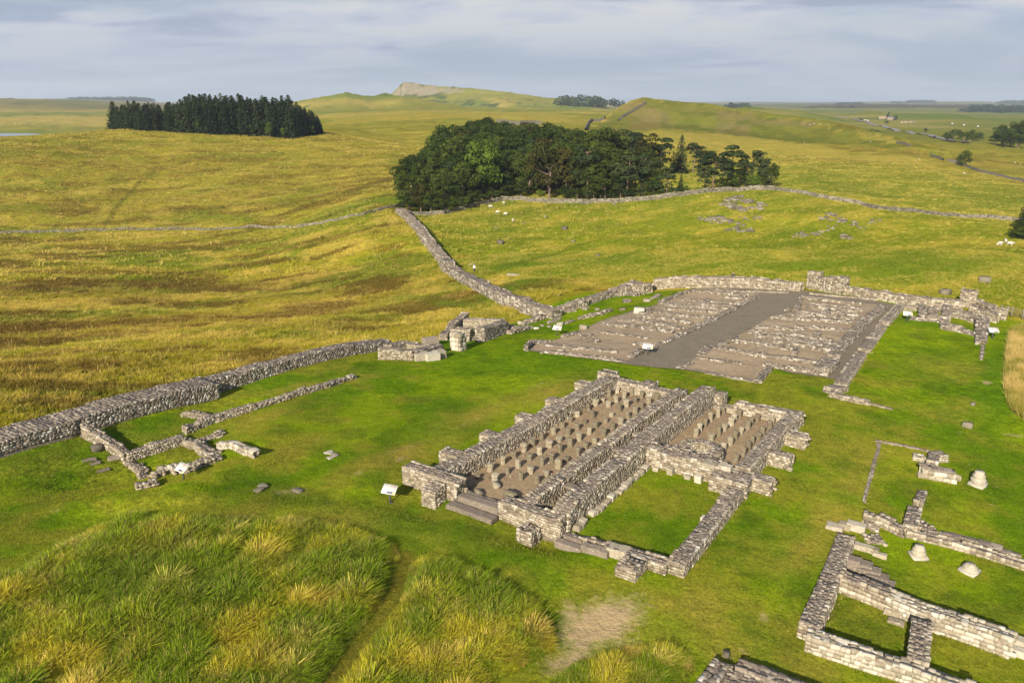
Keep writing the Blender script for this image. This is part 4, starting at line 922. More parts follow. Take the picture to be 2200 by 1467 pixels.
def far_wall(px, label, h=1.5, th=.9):
    pts = PP(px); V = []; F = []; S = []
    for (x0, y0), (x1, y1) in zip(pts[:-1], pts[1:]):
        d = math.hypot(x1 - x0, y1 - y0); n = max(2, int(d / 3))
        for k in range(n): S.append((x0 + (x1 - x0) * k / n, y0 + (y1 - y0) * k / n))
    S.append(pts[-1]); S = np.array(S); T = np.gradient(S, axis=0); T /= np.linalg.norm(T, axis=1)[:, None] + 1e-9
    z = ground(S[:, 0], S[:, 1])
    for i, (p, t) in enumerate(zip(S, T)):
        hh = h * rnd.uniform(.85, 1.12)
        for sd, hz in ((-1, -1.0), (-.7, hh), (.7, hh), (1, -1.0)): V.append((p[0] + t[1] * sd * th / 2, p[1] - t[0] * sd * th / 2, z[i] + hz))
    for i in range(len(S) - 1):
        for j in range(3): F.append((4 * i + j, 4 * i + j + 1, 4 * i + j + 5, 4 * i + j + 4))
    o = obj_np('field_wall', V, F, M['drywall'], attrs={'tint': np.full(len(V), .05)}); tag(o, label, 'wall', 'far field walls')
far_wall([(1258, 281), (1263, 270), (1272, 260), (1300, 256)], 'short pale wall at the left foot of the round hill', 2.0, 1.6)
far_wall([(1328, 262), (1345, 248), (1370, 234), (1388, 224)], 'wall climbing the left flank of the round hill', 2.0, 1.6)
far_wall([(1926, 308), (1960, 321), (1998, 331), (2026, 345)], 'bent field wall above the lone tree', 1.1, .7)
far_wall([(2036, 347), (2060, 352), (2078, 359), (2105, 370), (2150, 380), (2200, 392), (2260, 402)], 'dark field wall running from the lone tree to the right edge', 1.2, .7)
far_wall([(1066, 264), (1095, 266), (1120, 268)], 'short dark wall on the ridge behind the wood', 2.2, 1.6)
far_wall([(1112, 268), (1150, 265), (1165, 267)], 'second short dark wall on the ridge behind the wood', 2.2, 1.6)
M['road'] = plain('grey_road', (.20, .185, .17), .9, .1, .3)
rp = PP([(1800, 252), (1845, 260), (1900, 273), (1960, 288), (2010, 297), (2080, 308)])
def ribbon(name, pts, wd, mat, lift):
    S = np.array(pts); Q = [S[0]]
    for a, b in zip(S[:-1], S[1:]):
        n = max(1, int(np.linalg.norm(b - a) / 12)); Q += [a + (b - a) * k / n for k in range(1, n + 1)]
    Q = np.array(Q); T = np.gradient(Q, axis=0); T /= np.linalg.norm(T, axis=1)[:, None]
    V = []
    for p, t in zip(Q, T):
        for sd in (-1, 1):
            x, y = p[0] + t[1] * sd * wd / 2, p[1] - t[0] * sd * wd / 2; V.append((x, y, gz(*p) + lift))
    o = obj_np(name, V, [(2 * i, 2 * i + 1, 2 * i + 3, 2 * i + 2) for i in range(len(Q) - 1)], mat); tag(o, kind='structure')
ribbon('road', rp, 6, M['road'], .9)
M['water'] = plain('lake_water', (.05, .07, .09), .08, .1, .05); 
lx, ly, lz = fromr(0, 290.5, 1000)
lake = [fromz(u, v, lz)[:2] for u, v in ((-420, 286), (60, 287.5), (95, 289.5), (70, 291.5), (0, 294), (-420, 295))]
sheet('lake', lake, M['water'], 0, 60, z=lz + .3)

# ------------------------------------------------------------------ trees
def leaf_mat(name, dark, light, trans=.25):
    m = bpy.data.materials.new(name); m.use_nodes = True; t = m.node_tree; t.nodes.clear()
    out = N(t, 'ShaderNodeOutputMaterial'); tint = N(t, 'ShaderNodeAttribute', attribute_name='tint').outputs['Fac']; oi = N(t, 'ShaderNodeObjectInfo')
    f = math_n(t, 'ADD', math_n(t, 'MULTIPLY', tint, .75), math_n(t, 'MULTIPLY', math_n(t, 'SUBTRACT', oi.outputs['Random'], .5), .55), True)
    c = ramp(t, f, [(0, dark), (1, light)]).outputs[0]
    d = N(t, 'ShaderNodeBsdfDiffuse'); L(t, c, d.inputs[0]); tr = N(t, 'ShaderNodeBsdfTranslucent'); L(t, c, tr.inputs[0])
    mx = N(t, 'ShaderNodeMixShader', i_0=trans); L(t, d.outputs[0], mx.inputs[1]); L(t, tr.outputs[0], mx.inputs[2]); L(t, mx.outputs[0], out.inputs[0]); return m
M['leaf'] = leaf_mat('broad_leaves', (.018, .034, .007), (.085, .112, .020))
M['leaf_rust'] = leaf_mat('turning_leaves', (.026, .030, .008), (.088, .078, .020))
M['leaf_pale'] = leaf_mat('fresh_leaves', (.05, .09, .012), (.16, .22, .03))
M['needle'] = leaf_mat('pine_needles', (.020, .034, .014), (.075, .10, .035))
M['spruce'] = leaf_mat('spruce_needles', (.010, .020, .010), (.05, .068, .026), .15)
M['bark'] = plain('bark', (.17, .125, .09), .95, .3, 4)
M['bark_pine'] = plain('pine_bark', (.19, .13, .09), .95, .3, 4)
def tube(V, F, p, q, r0, r1, n=6):
    p, q = np.array(p, float), np.array(q, float); d = q - p; d /= np.linalg.norm(d) + 1e-9
    a = np.cross(d, (0, 0, 1)) if abs(d[2]) < .95 else np.cross(d, (1, 0, 0)); a /= np.linalg.norm(a); b = np.cross(d, a); o = len(V)
    for k in range(n):
        an = 2 * math.pi * k / n; e = a * math.cos(an) + b * math.sin(an); V.append(tuple(p + e * r0)); V.append(tuple(q + e * r1))
    for k in range(n):
        j = (k + 1) % n; F.append((o + 2 * k, o + 2 * j, o + 2 * j + 1, o + 2 * k + 1))
def quads(C, Nn, size, r, stretch=1.0):
    """leaf faces at C facing roughly Nn"""
    n = len(C); Nn = Nn + r.normal(0, .45, (n, 3)); Nn /= np.linalg.norm(Nn, axis=1)[:, None]
    a = np.cross(Nn, r.normal(0, 1, (n, 3))); a /= np.linalg.norm(a, axis=1)[:, None] + 1e-9; b = np.cross(Nn, a)
    s = (size * r.uniform(.6, 1.25, n))[:, None]; k = s * stretch
    V = np.stack([C - a * s - b * k * .25, C + b * k * -.6 + a * s * .2, C + a * s + b * k * .2, C + b * k * .7 - a * s * .1], 1).reshape(-1, 3)
    return V, np.arange(4 * n).reshape(n, 4)
def crown_from_clumps(clumps, per, size, r, flat=1.0, stretch=1.0):
    VV, TT = [], []
    for (c, rad, tint) in clumps:
        n = max(8, int(per * rad * rad)); d = r.normal(0, 1, (n, 3)); d /= np.linalg.norm(d, axis=1)[:, None]
        d[:, 2] = np.where(d[:, 2] < -.45, -d[:, 2], d[:, 2])
        Cc = np.array(c) + d * (rad * r.uniform(.72, 1.08, n))[:, None] * np.array([1, 1, flat])
        V, F = quads(Cc, d * np.array([1, 1, 1 / flat]), np.full(n, size), r, stretch)
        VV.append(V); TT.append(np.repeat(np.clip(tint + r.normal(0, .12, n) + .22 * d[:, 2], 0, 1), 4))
    V = np.concatenate(VV); return V, np.arange(len(V)).reshape(-1, 4), np.concatenate(TT)
def broadleaf(seed, low=False):
    r = np.random.RandomState(seed); H = 14.0; V, F = [], []
    lean = r.uniform(-.6, .6, 2); top = np.array([lean[0], lean[1], 7.5])
    tube(V, F, (0, 0, -.5), tuple(top * .5), .42, .30); tube(V, F, tuple(top * .5), tuple(top), .30, .16)
    clumps = []; nC = r.randint(26, 34)
    for i in range(nC):
        th = r.uniform(0, 2 * math.pi); ph = math.acos(1 - r.uniform(0, 1.85)); R_ = 1.0
        p = np.array([4.3 * math.sin(ph) * math.cos(th), 4.3 * math.sin(ph) * math.sin(th), 7.6 + 5.2 * math.cos(ph)]) * np.array([1, 1, 1])
        p[2] = max(p[2], 1.3 if low else 2.8) + r.uniform(-.6, .6); p[:2] *= r.uniform(.75, 1.12)
        clumps.append((p, r.uniform(1.15, 2.15), r.uniform(.15, .75)))
        if i % 4 == 0: tube(V, F, tuple(top * r.uniform(.4, 1)), tuple(p * .9 + top * .1), .13, .05, 5)
    clumps.append(((0, 0, 8.5), 3.2, .1))
    return (V, F), crown_from_clumps(clumps, 34, .34, r, .85), 13.6
def pine(seed):
    r = np.random.RandomState(seed); V, F = [], []; bend = r.uniform(-.8, .8, 2)
    pts = [np.array([0, 0, -.4]), np.array([bend[0] * .4, bend[1] * .4, 4.5]), np.array([bend[0], bend[1], 8.5]), np.array([bend[0] * 1.1, bend[1] * .8, 11.5])]
    for a, b, r0, r1 in zip(pts[:-1], pts[1:], (.24, .19, .13), (.19, .13, .06)): tube(V, F, a, b, r0, r1)
    clumps = []
    for i in range(r.randint(17, 22)):
        z = r.uniform(4.6, 12.3); th = r.uniform(0, 6.28); rr = (3.5 - abs(z - 8.4) * .5) * r.uniform(.35, 1.1)
        p = np.array([bend[0] + rr * math.cos(th), bend[1] + rr * math.sin(th), z]); clumps.append((p, r.uniform(1.0, 1.75), r.uniform(.2, .75)))
        q = pts[1] + (pts[3] - pts[1]) * np.clip((z - 4.5) / 7.5, 0, 1); tube(V, F, tuple(q), tuple(p), .09, .03, 5)
    return (V, F), crown_from_clumps(clumps, 42, .27, r, .6, 1.4), 13.2
def bush_pine(seed):
    r = np.random.RandomState(seed); V, F = [], []; tube(V, F, (0, 0, -.4), (0, 0, 9), .25, .05); clumps = []
    for i in range(24):
        z = r.uniform(1.0, 10.5); th = r.uniform(0, 6.28); rr = (2.9 * (1 - (z - 2) / 11)) * r.uniform(.55, 1.1); clumps.append((np.array([rr * math.cos(th), rr * math.sin(th), z]), r.uniform(.8, 1.35), r.uniform(.25, .85)))
    return (V, F), crown_from_clumps(clumps, 44, .26, r, .7, 1.4), 11.5
def spruce(seed):
    r = np.random.RandomState(seed); V, F = [], []; H = 15.0; tube(V, F, (0, 0, -.5), (0, 0, H * .97), .24, .03)
    C, Nn, T, S = [], [], [], []
    z = 1.0
    while z < H:
        k = 1 - z / H; R_ = 2.6 * k ** .62 + .1; nb = max(5, int(11 * k + 4)); ph = r.uniform(0, 6.28)
        for b in range(nb):
            th = ph + 6.283 * b / nb + r.uniform(-.25, .25); ln = R_ * r.uniform(.7, 1.15); tt = r.uniform(.1, .8)
            for q in np.linspace(.35, 1, max(2, int(ln / .45))):
                C.append((ln * q * math.cos(th), ln * q * math.sin(th), z - .42 * ln * q * q + r.uniform(-.1, .1))); Nn.append((.55 * math.cos(th), .55 * math.sin(th), .8)); T.append(tt * .7 + .3 * q); S.append(.30 + .12 * k)
        z += r.uniform(.38, .55)
    C = np.array(C); VV, FF = quads(C, np.array(Nn), np.array(S), r, 1.3)
    return (V, F), (VV, FF, np.repeat(np.clip(T, 0, 1), 4)), H
def kit(fn, seeds, leafm, barkm):
    out = []
    for s in seeds:
        (V, F), (LV, LF, T), h = fn(s)
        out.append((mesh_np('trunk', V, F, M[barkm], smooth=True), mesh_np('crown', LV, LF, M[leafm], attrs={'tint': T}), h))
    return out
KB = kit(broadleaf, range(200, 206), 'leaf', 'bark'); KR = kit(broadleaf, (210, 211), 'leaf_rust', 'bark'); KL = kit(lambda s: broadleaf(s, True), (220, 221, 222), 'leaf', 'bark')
KG = kit(lambda s: broadleaf(s, True), (225, 226), 'leaf_pale', 'bark')
KP = kit(pine, range(230, 235), 'needle', 'bark_pine'); KPB = kit(bush_pine, (240, 241), 'needle', 'bark_pine'); KS = kit(spruce, range(250, 255), 'spruce', 'bark')
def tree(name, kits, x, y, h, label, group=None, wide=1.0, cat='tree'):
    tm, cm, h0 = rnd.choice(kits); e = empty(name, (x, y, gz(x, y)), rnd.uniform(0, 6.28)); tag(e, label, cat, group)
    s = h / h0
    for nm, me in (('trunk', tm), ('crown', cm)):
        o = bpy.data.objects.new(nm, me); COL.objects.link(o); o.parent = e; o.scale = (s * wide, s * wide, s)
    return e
def tree_px(name, kits, u, vb, vt, label, group=None, wide=1.0, cat='tree'):
    x, y = P(u, vb); h = (vb - vt) / FPX * math.hypot(x, y) * 1.02; return tree(name, kits, x, y, h, label, group, wide, cat)
def scatter(poly, spacing, rr):
    poly = np.array(poly); lo, hi = poly.min(0), poly.max(0); pts = []
    for _ in range(9000):
        p = np.array([rr.uniform(lo[0], hi[0]), rr.uniform(lo[1], hi[1])])
        if not poly_mask(p[:1], p[1:], [tuple(q) for q in poly])[0]: continue
        if pts and np.min(np.hypot(*(np.array(pts) - p).T)) < spacing: continue
        pts.append(p)
    return pts
ONES = 'zeroth first second third fourth fifth sixth seventh eighth ninth tenth eleventh twelfth thirteenth fourteenth fifteenth sixteenth seventeenth eighteenth nineteenth'.split()
TENS = {2: ('twentieth', 'twenty'), 3: ('thirtieth', 'thirty'), 4: ('fortieth', 'forty'), 5: ('fiftieth', 'fifty')}
def nth(k): return ONES[k] if k < 20 else TENS[k // 10][0] if k % 10 == 0 else TENS[k // 10][1] + '-' + ONES[k % 10]
def edge_dist(p, line): return float(line_dist(np.array([p[0]]), np.array([p[1]]), line)[0])
def polar(u, v, r): x, y, z = fromr(u, v, r); return (x, y)
rr_ = np.random.RandomState(5)
# the middle wood
front = PP([(866, 450), (890, 460), (950, 460), (990, 450), (1030, 434), (1090, 422), (1200, 426), (1290, 428)])
back = [polar(1310, 330, 318), polar(1230, 330, 345), polar(1130, 330, 372), polar(1040, 330, 378), polar(985, 330, 345), polar(925, 330, 295), polar(880, 330, 255)]
mid_pts = scatter([(p[0] * 1.02, p[1] * 1.02) for p in front] + back, 5.7, rr_)
kf = 0
for p in sorted(mid_pts, key=lambda q: math.atan2(q[0], q[1])):
    d = math.hypot(*p); fr = min(math.hypot(p[0] - f[0], p[1] - f[1]) for f in front)
    left = math.atan2(p[0], p[1]) < -.085
    h = rr_.uniform(12.5, 16.5) if not left else rr_.uniform(9.5, 12.5)
    if fr < 14: h *= .9
    q = rr_.rand(); k = KL if fr < 22 and q < .85 else KR if q > .93 else KP if q > .86 and not left else KB
    lab = {id(KL): 'low-branched leafy tree at the near edge of the middle wood', id(KR): 'rusty tinted leafy tree inside the middle wood', id(KP): 'pine tree among the leafy trees of the middle wood', id(KB): 'dark green leafy tree inside the dense middle wood'}[id(k)]
    if edge_dist(p, front) < 9: kf += 1; lab = f'leafy tree on the near edge of the middle wood, {nth(kf)} from the left' if k is not KP else f'pine on the near edge of the middle wood, {nth(kf)} from the left'
    tree('pine_tree' if k is KP else 'broadleaf_tree', k, p[0], p[1], h, lab, 'trees of the middle wood', rr_.uniform(1.05, 1.35))
tree('broadleaf_tree', KB, *polar(1035, 300, 352), 17.0, 'tallest leafy tree standing above the top left of the middle wood', 'trees of the middle wood', 1.0)
tree_px('broadleaf_tree', KR, 905, 458, 400, 'small rusty tree by the wall end at the left of the middle wood', 'trees of the middle wood')
tree_px('broadleaf_tree', KR, 1180, 426, 308, 'tall rusty brown tree in the front of the middle wood', 'trees of the middle wood', 1.0)
tree_px('broadleaf_tree', KR, 1215, 424, 330, 'brown layered tree right of the tall rusty tree', 'trees of the middle wood', .9)
tree_px('broadleaf_tree', KG, 1035, 428, 312, 'fresh green tree in the middle of the wood front', 'trees of the middle wood', .85)
PG = 'pines at the right of the middle wood'
for u, vb, vt, k, lab, wd in [
 (1283, 424, 330, KL, 'broad dark leafy tree behind the wall at the left of the pines', 1.15), (1300, 430, 375, KL, 'round low leafy tree close behind the field wall', 1.3), (1262, 430, 318, KP, 'pine with tall bare trunk beside the broad dark leafy tree', 1.0),
 (1300, 380, 284, KS, 'pointed spruce above the wood left of the tall pines', .9), (1318, 365, 292, KP, 'leaning pale trunked pine at the top of the wood', 1.0), (1338, 360, 280, KP, 'tallest flat topped pine of the right-hand group', 1.15), (1362, 372, 290, KP, 'dense pine right of the tallest flat topped pine', 1.1), (1385, 380, 298, KR, 'rusty crowned tree among the tall pines', .8),
 (1345, 428, 338, KP, 'middle pine just behind the field wall', 1.2), (1333, 430, 378, KPB, 'small pine with pale stem at the field wall', 1.1), (1382, 404, 335, KP, 'slender pine on the open slope', 1.1), (1365, 420, 345, KPB, 'bushy pine left of the slender pine', 1.0),
 (1416, 378, 300, KP, 'single pine with long bare trunk before the golden field', 1.05), (1461, 374, 298, KS, 'dark spruce in the gap between the two pine groups', 1.15), (1445, 372, 330, KS, 'short dark spruce beside the taller dark spruce', 1.2), (1488, 372, 311, KP, 'round pine with forked trunk right of the dark spruce', 1.1), (1508, 385, 326, KP, 'low pine between the forked pine and the right-hand clump', 1.0),
 (1432, 421, 357, KPB, 'bushy blue green young pine leaning over the field wall', 1.35), (1462, 410, 376, KS, 'small dark conical spruce beside the bushy young pine', 1.1), (1474, 410, 400, KG, 'small round bush beside the conical spruce', 1.2),
 (1530, 406, 328, KP, 'pine with slanting pale trunk at the wall, first of the right-hand clump', 1.15), (1515, 404, 345, KPB, 'bushy pine at the left edge of the right-hand clump', 1.1), (1553, 403, 340, KP, 'upright thin trunked pine second in the right-hand clump', 1.1), (1572, 398, 316, KP, 'tallest pine of the right-hand clump', 1.1), (1600, 401, 345, KP, 'pine with forked orange trunk right of the tallest one', 1.15), (1590, 396, 335, KP, 'dark pine at the back of the right-hand clump', 1.1), (1626, 398, 330, KP, 'pine near the right end with sparse top', .95), (1640, 402, 345, KPB, 'dense pine near the right end of the wall', 1.0), (1655, 402, 358, KL, 'leafy tree at the very right end of the wood', .75), (1618, 404, 378, KG, 'small bright bush under the right-hand pines', 1.2), (1575, 404, 385, KG, 'bright shrub under the tallest pine of the clump', 1.2)]:
    tree_px('spruce_tree' if k is KS else 'pine_tree' if k in (KP, KPB) else 'broadleaf_tree', k, u, vb, vt, lab, PG, wd * 1.2)
for k, (u, v) in enumerate(((880, 456), (925, 460), (958, 458), (990, 450), (1020, 440), (1055, 432), (1085, 424), (1120, 423), (1215, 428), (1275, 430))):
    tree_px('shrub', KL, u, v, v - rr_.uniform(26, 42), ['first', 'second', 'third', 'fourth', 'fifth', 'sixth', 'seventh', 'eighth', 'ninth', 'tenth'][k] + ' low shrub from the left along the front of the middle wood', 'shrubs along the wood front', 1.7, 'shrub')
fill = PP([(1305, 425), (1400, 422), (1500, 408), (1650, 402)]); fill2 = [polar(1650, 330, 292), polar(1520, 330, 300), polar(1400, 330, 305), polar(1310, 330, 318)]
for k, p in enumerate(scatter([(q[0] * 1.01, q[1] * 1.01) for q in fill] + fill2, 7.5, rr_)[:34]):
    u_ = math.atan2(p[0], p[1])
    if u_ > .175: continue
    kk = [KPB, KP, KL][int(rr_.randint(3))]; tree('pine_tree' if kk is not KL else 'broadleaf_tree', kk, p[0], p[1], rr_.uniform(7, 10.5), 'bushy pine filling the right-hand part of the middle wood' if kk is not KL else 'low leafy tree among the right-hand pines', PG, rr_.uniform(1.1, 1.4))
for k, (u, v) in enumerate(((1240, 430), (1262, 431), (1290, 430), (1318, 429), (1350, 427), (1378, 424), (1402, 421), (1520, 408), (1545, 405), (1566, 403), (1588, 402), (1610, 402), (1632, 402), (1650, 402))):
    tree_px('shrub', [KL, KPB][k % 2], u, v, v - rr_.uniform(18, 34), ONES[k + 1] + ' low bush from the left behind the wall under the pines', 'bushes under the pines', 1.6, 'shrub')
# the conifer plantation on the left hill
fr2 = PP([(246, 279), (300, 281), (350, 283)]); fr3 = PP([(362, 284), (420, 287), (500, 290), (560, 293), (625, 298), (660, 294), (686, 289)])
for poly, h0, lab in ((fr2 + [(p[0] * 1.11, p[1] * 1.11) for p in fr2[::-1]], 11.2, 'dark spruce in the smaller left clump of the conifer plantation'), (fr3 + [(p[0] * 1.13, p[1] * 1.13) for p in fr3[::-1]], 15.6, 'dark spruce in the larger block of the conifer plantation')):
    kf = 0; base_lab = lab
    for p in sorted(scatter(poly, 3.2 if h0 > 15 else 3.4, rr_), key=lambda q: math.atan2(q[0], q[1])):
        lab = base_lab + ', behind its front row'
        if edge_dist(p, fr3 if h0 > 15 else fr2) < 4.2: kf += 1; lab = f'front row spruce of the {"larger" if h0 > 15 else "smaller left"} conifer block, {nth(kf)} from left'
        e = math.atan2(p[0], p[1]); edge = 1.0
        if h0 > 15: edge = np.interp(e, [math.atan2(fr3[0][0], fr3[0][1]), math.atan2(fr3[1][0], fr3[1][1]), math.atan2(fr3[4][0], fr3[4][1]), math.atan2(fr3[-1][0], fr3[-1][1])], [.68, .95, 1.05, .5])
        tree('spruce_tree', KS, p[0], p[1], h0 * edge * rr_.uniform(.8, 1.1), lab, 'conifers on the left hill', rr_.uniform(1.45, 1.85))
for u, vb, vt, lab in ((424, 286, 265, 'bright green young tree before the left of the conifer plantation'), (461, 287, 274, 'small bright bush at the foot of the conifers'), (580, 296, 268, 'green young larch before the right of the conifer plantation'), (610, 297, 278, 'round green bush at the right foot of the conifers'), (540, 292, 272, 'dull green sapling before the middle of the conifers'), (670, 292, 272, 'green sapling at the right end of the conifers')):
    tree_px('young_tree', KG, u, vb, vt, lab, 'young trees before the conifers', .8)
# lone trees and clumps on the right
tree_px('broadleaf_tree', KL, 2070, 358, 331, 'lone round tree on the field wall at the right', None, 1.25)
for u, vb, vt, lab in ((2032, 304, 289, 'leftmost tree of the far clump by the road'), (2050, 306, 283, 'tall tree in the far clump by the road'), (2070, 307, 288, 'middle tree of the far clump by the road'), (2088, 307, 286, 'fourth tree of the far clump by the road'), (2104, 304, 290, 'rightmost tree of the far clump by the road'),
 (2136, 312, 290, 'leftmost tree of the large clump at the right edge'), (2152, 314, 280, 'second tree of the large clump at the right edge'), (2170, 316, 276, 'tall dark tree of the large clump at the right edge'), (2188, 318, 274, 'tallest tree of the large clump at the right edge'), (2204, 318, 278, 'last tree of the large clump, cut by the right edge'), (2160, 318, 296, 'low front tree of the large clump at the right edge'), (2182, 319, 298, 'low front tree near the right edge of the large clump')):
    tree_px('broadleaf_tree', KB if 'large' in lab else KL, u, vb, vt, lab, 'far clumps right of the hill', 1.3)
tree_px('pine_tree', KP, 1986, 292, 278, 'single small tree beside the far road', None, 1.0)
for u, vb, vt, lab in ((2007, 298, 293, 'round bush at the end of the far road'), (1904, 268, 261, 'small round bush below the far farm'), (1924, 258, 250, 'bush beside the far farm ruin'), (1907, 255, 248, 'small tree left of the far farm ruin'), (1849, 260, 255, 'tiny bush at the start of the far road'), (1909, 246, 242, 'tiny bush on the skyline above the far farm')):
    tree_px('shrub', KL, u, vb, vt, lab, 'far shrubs', 1.4, 'shrub')
tree_px('spruce_tree', KS, 2192, 512, 448, 'dark conifer cut by the right edge above the lawn', None, 1.5)
tree_px('shrub', KL, 2188, 512, 480, 'dark bush at the foot of the conifer on the right edge', None, 1.6, 'shrub')
tree_px('shrub', KL, 858, 448, 436, 'low green bush at the left foot of the middle wood', None, 1.3, 'shrub')
for u, vb, vt in ((1160, 424, 408), (1190, 425, 412), (1250, 428, 415)): tree_px('shrub', KG if u == 1160 else KR, u, vb, vt, {1160: 'dark green shrub behind the wall below the wood', 1190: 'reddish shrub behind the wall below the wood', 1250: 'brown shrub behind the wall by the bare pine trunk'}[u], None, 1.3, 'shrub')
# woods so far off that they read as one mass
def far_wood(u0, u1, vb, vt, r, label, mat='spruce', rows=3):
    rw = np.random.RandomState(int(u0)); w = (u1 - u0) / FPX * r; clumps = []
    hh = (vb - vt) / FPX * r; n = max(6, int(w / (hh * .45)))
    for k in range(n):
        for j in range(rows):
            u = u0 + (u1 - u0) * (k + rw.uniform(0, 1)) / n; x, y, z = fromr(u, vb, r * (1 + .012 * j))
            e = min(1, .45 + 4 * min(u - u0, u1 - u) / (u1 - u0)); rad = hh * .42 * rw.uniform(.7, 1.1)
            clumps.append((np.array([x, y, z + hh * e * rw.uniform(.25, .62)]), rad, rw.uniform(.2, .7)))
    VV, TT = [], []
    for c, rad, tint in clumps:
        m = 46; d = rw.normal(0, 1, (m, 3)); d /= np.linalg.norm(d, axis=1)[:, None]
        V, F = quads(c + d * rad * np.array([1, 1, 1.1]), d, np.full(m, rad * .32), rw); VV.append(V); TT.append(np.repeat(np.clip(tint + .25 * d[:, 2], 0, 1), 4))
    V = np.concatenate(VV); o = obj_np('distant_wood', V, np.arange(len(V)).reshape(-1, 4), M[mat], attrs={'tint': np.concatenate(TT)}); tag(o, label, 'wood', None, 'stuff')
far_wood(1198, 1300, 229, 206, 1950, 'far pine wood on the skyline left of the round hill', 'needle'); far_wood(1290, 1338, 229, 213, 2000, 'lower tail of the far pine wood', 'needle')
far_wood(142, 330, 219, 210, 5500, 'thin dark forest line on the far left skyline'); far_wood(1558, 1612, 236, 223, 2500, 'dark wood behind the small hill')
far_wood(1706, 1856, 243, 231, 3300, 'long dark wood strip on the right'); far_wood(1796, 1858, 229, 221, 4600, 'small wood on the right skyline'); far_wood(1945, 2010, 222, 216, 7000, 'faint wood far off on the skyline'); far_wood(1912, 1942, 223, 219, 7000, 'faint small wood on the skyline')
far_wood(2062, 2210, 248, 230, 2900, 'broad wood near the right edge under the skyline'); far_wood(2080, 2120, 229, 224, 5000, 'small dark copse above the broad right-hand wood'); far_wood(2140, 2240, 226, 218, 6500, 'faint wood at the right edge of the skyline'); far_wood(1720, 1750, 228, 225, 5600, 'tiny dark wood left of the skyline copse')
far_wood(2000, 2080, 262, 257, 1700, 'gorse belt below the right-hand wood', 'leaf', 1); far_wood(1818, 1890, 298, 282, 780, 'bushy belt on the slope right of the round hill', 'leaf', 1)

# ------------------------------------------------------------------ rocks
OC = empty('rock_outcrop', (*P(1580, 460), gz(*P(1580, 460)))); tag(OC, 'pale grey rock outcrop on the grassy knoll below the pines', 'rock')
OC2 = empty('rock_outcrop', (*P(1790, 480), gz(*P(1790, 480)))); tag(OC2, 'brownish broken rock outcrop right of the pale one', 'rock')
for root, mat, lst in ((OC, 'rock', [(1568, 432, 3), (1590, 432, 3.4), (1612, 434, 3), (1556, 442, 2.6), (1580, 446, 3.6), (1602, 450, 3), (1622, 446, 3), (1636, 438, 2.2), (1546, 470, 3), (1524, 474, 3), (1562, 476, 2.6), (1592, 482, 2), (1603, 494, 2.2), (1576, 494, 2.4), (1510, 470, 2.0), (1600, 470, 1.6), (1630, 470, 1.8), (1585, 424, 2.4), (1538, 478, 1.6)]), (OC2, 'rock', [(1790, 460, 2.2), (1772, 470, 2), (1812, 474, 2.2), (1832, 480, 2), (1770, 500, 1.8), (1722, 505, 2.2), (1752, 502, 2), (1820, 510, 2), (1880, 476, 1.8), (1786, 488, 1.4), (1850, 492, 1.3), (1712, 506, 1.2)])):
    for u, v, s in lst:
        for k in range(7):
            x, y = P(u + rnd.uniform(-12, 12), v + rnd.uniform(-4.5, 4.5)); rock('boulder', x, y, s * rnd.uniform(.2, .75), s * rnd.uniform(.2, .5), s * rnd.uniform(.1, .26), None, parent=root, mat=mat, sink=.42)
for u, v, s, lab in ((1075, 524, 1.6, 'large grey boulder in the pasture beyond the frontier wall'), (1213, 493, 1.4, 'grey boulder in the pasture left of the rock outcrop'), (1066, 492, .9, 'small grey stone above the large pasture boulder'), (1125, 481, .9, 'flat stone lying below the grazing sheep'), (1282, 489, .8, 'flat pale stone beside the trodden path in the pasture'), (1232, 520, .8, 'pale stone in the grass below the path'), (1320, 440, 1.2, 'flat stone under the wall of the middle wood'), (1285, 550, .8, 'lone pale stone in the rushes of the pasture'),
                     (2115, 606, 1.6, 'brown stony heap in the field beyond the far fort wall'), (2030, 633, 1.5, 'grey boulder close beyond the far fort wall'), (1172, 467, .8, 'pale stone near the sheep on the upper pasture'),
                     (210, 966, 1.1, 'round grey boulder beside the interval tower'), (565, 1046, .9, 'flat stone on the lawn, farther of a pair'), (556, 1054, .9, 'flat stone on the lawn, nearer of a pair'), (640, 1055, .9, 'pointed stone on the bare patch of lawn'), (2078, 917, 1.0, 'lone square block on the right-hand lawn'), (2090, 870, .6, 'small pale block on the far right-hand lawn'), (720, 978, .8, 'flat stones flush in the lawn left of the granary'), (1560, 1408, .5, 'small stone near the room corner at the bottom edge')):
    fl = .28 if 'flat' in lab or 'pointed' in lab else .7
    if v > 700: s *= .75
    rock('boulder', *P(u, v), s * 1.0, s * .75, s * fl, lab, 'rock', 'rock', sink=.25)
for k in range(9):
    x, y = P(710 + rnd.uniform(-12, 22), 978 + rnd.uniform(-8, 8)); rock('paving_stone', x, y, .4, .3, .1, 'small pale stone set flush in the lawn left of the granary', 'stone', 'stone_pale', 'flush stones left of the granary', sink=.25)
# steps and flags in the Knag Burn hollow
for u, v, lab in ((1103, 591, 'pale flagstone crossing in the hollow by the burn'), (1015, 568, 'white stones beside the burn near the gateway')): rock('flagstone', *P(u, v), 2.4, 1.0, .3, lab, 'stone', 'stone_pale', sink=.3)

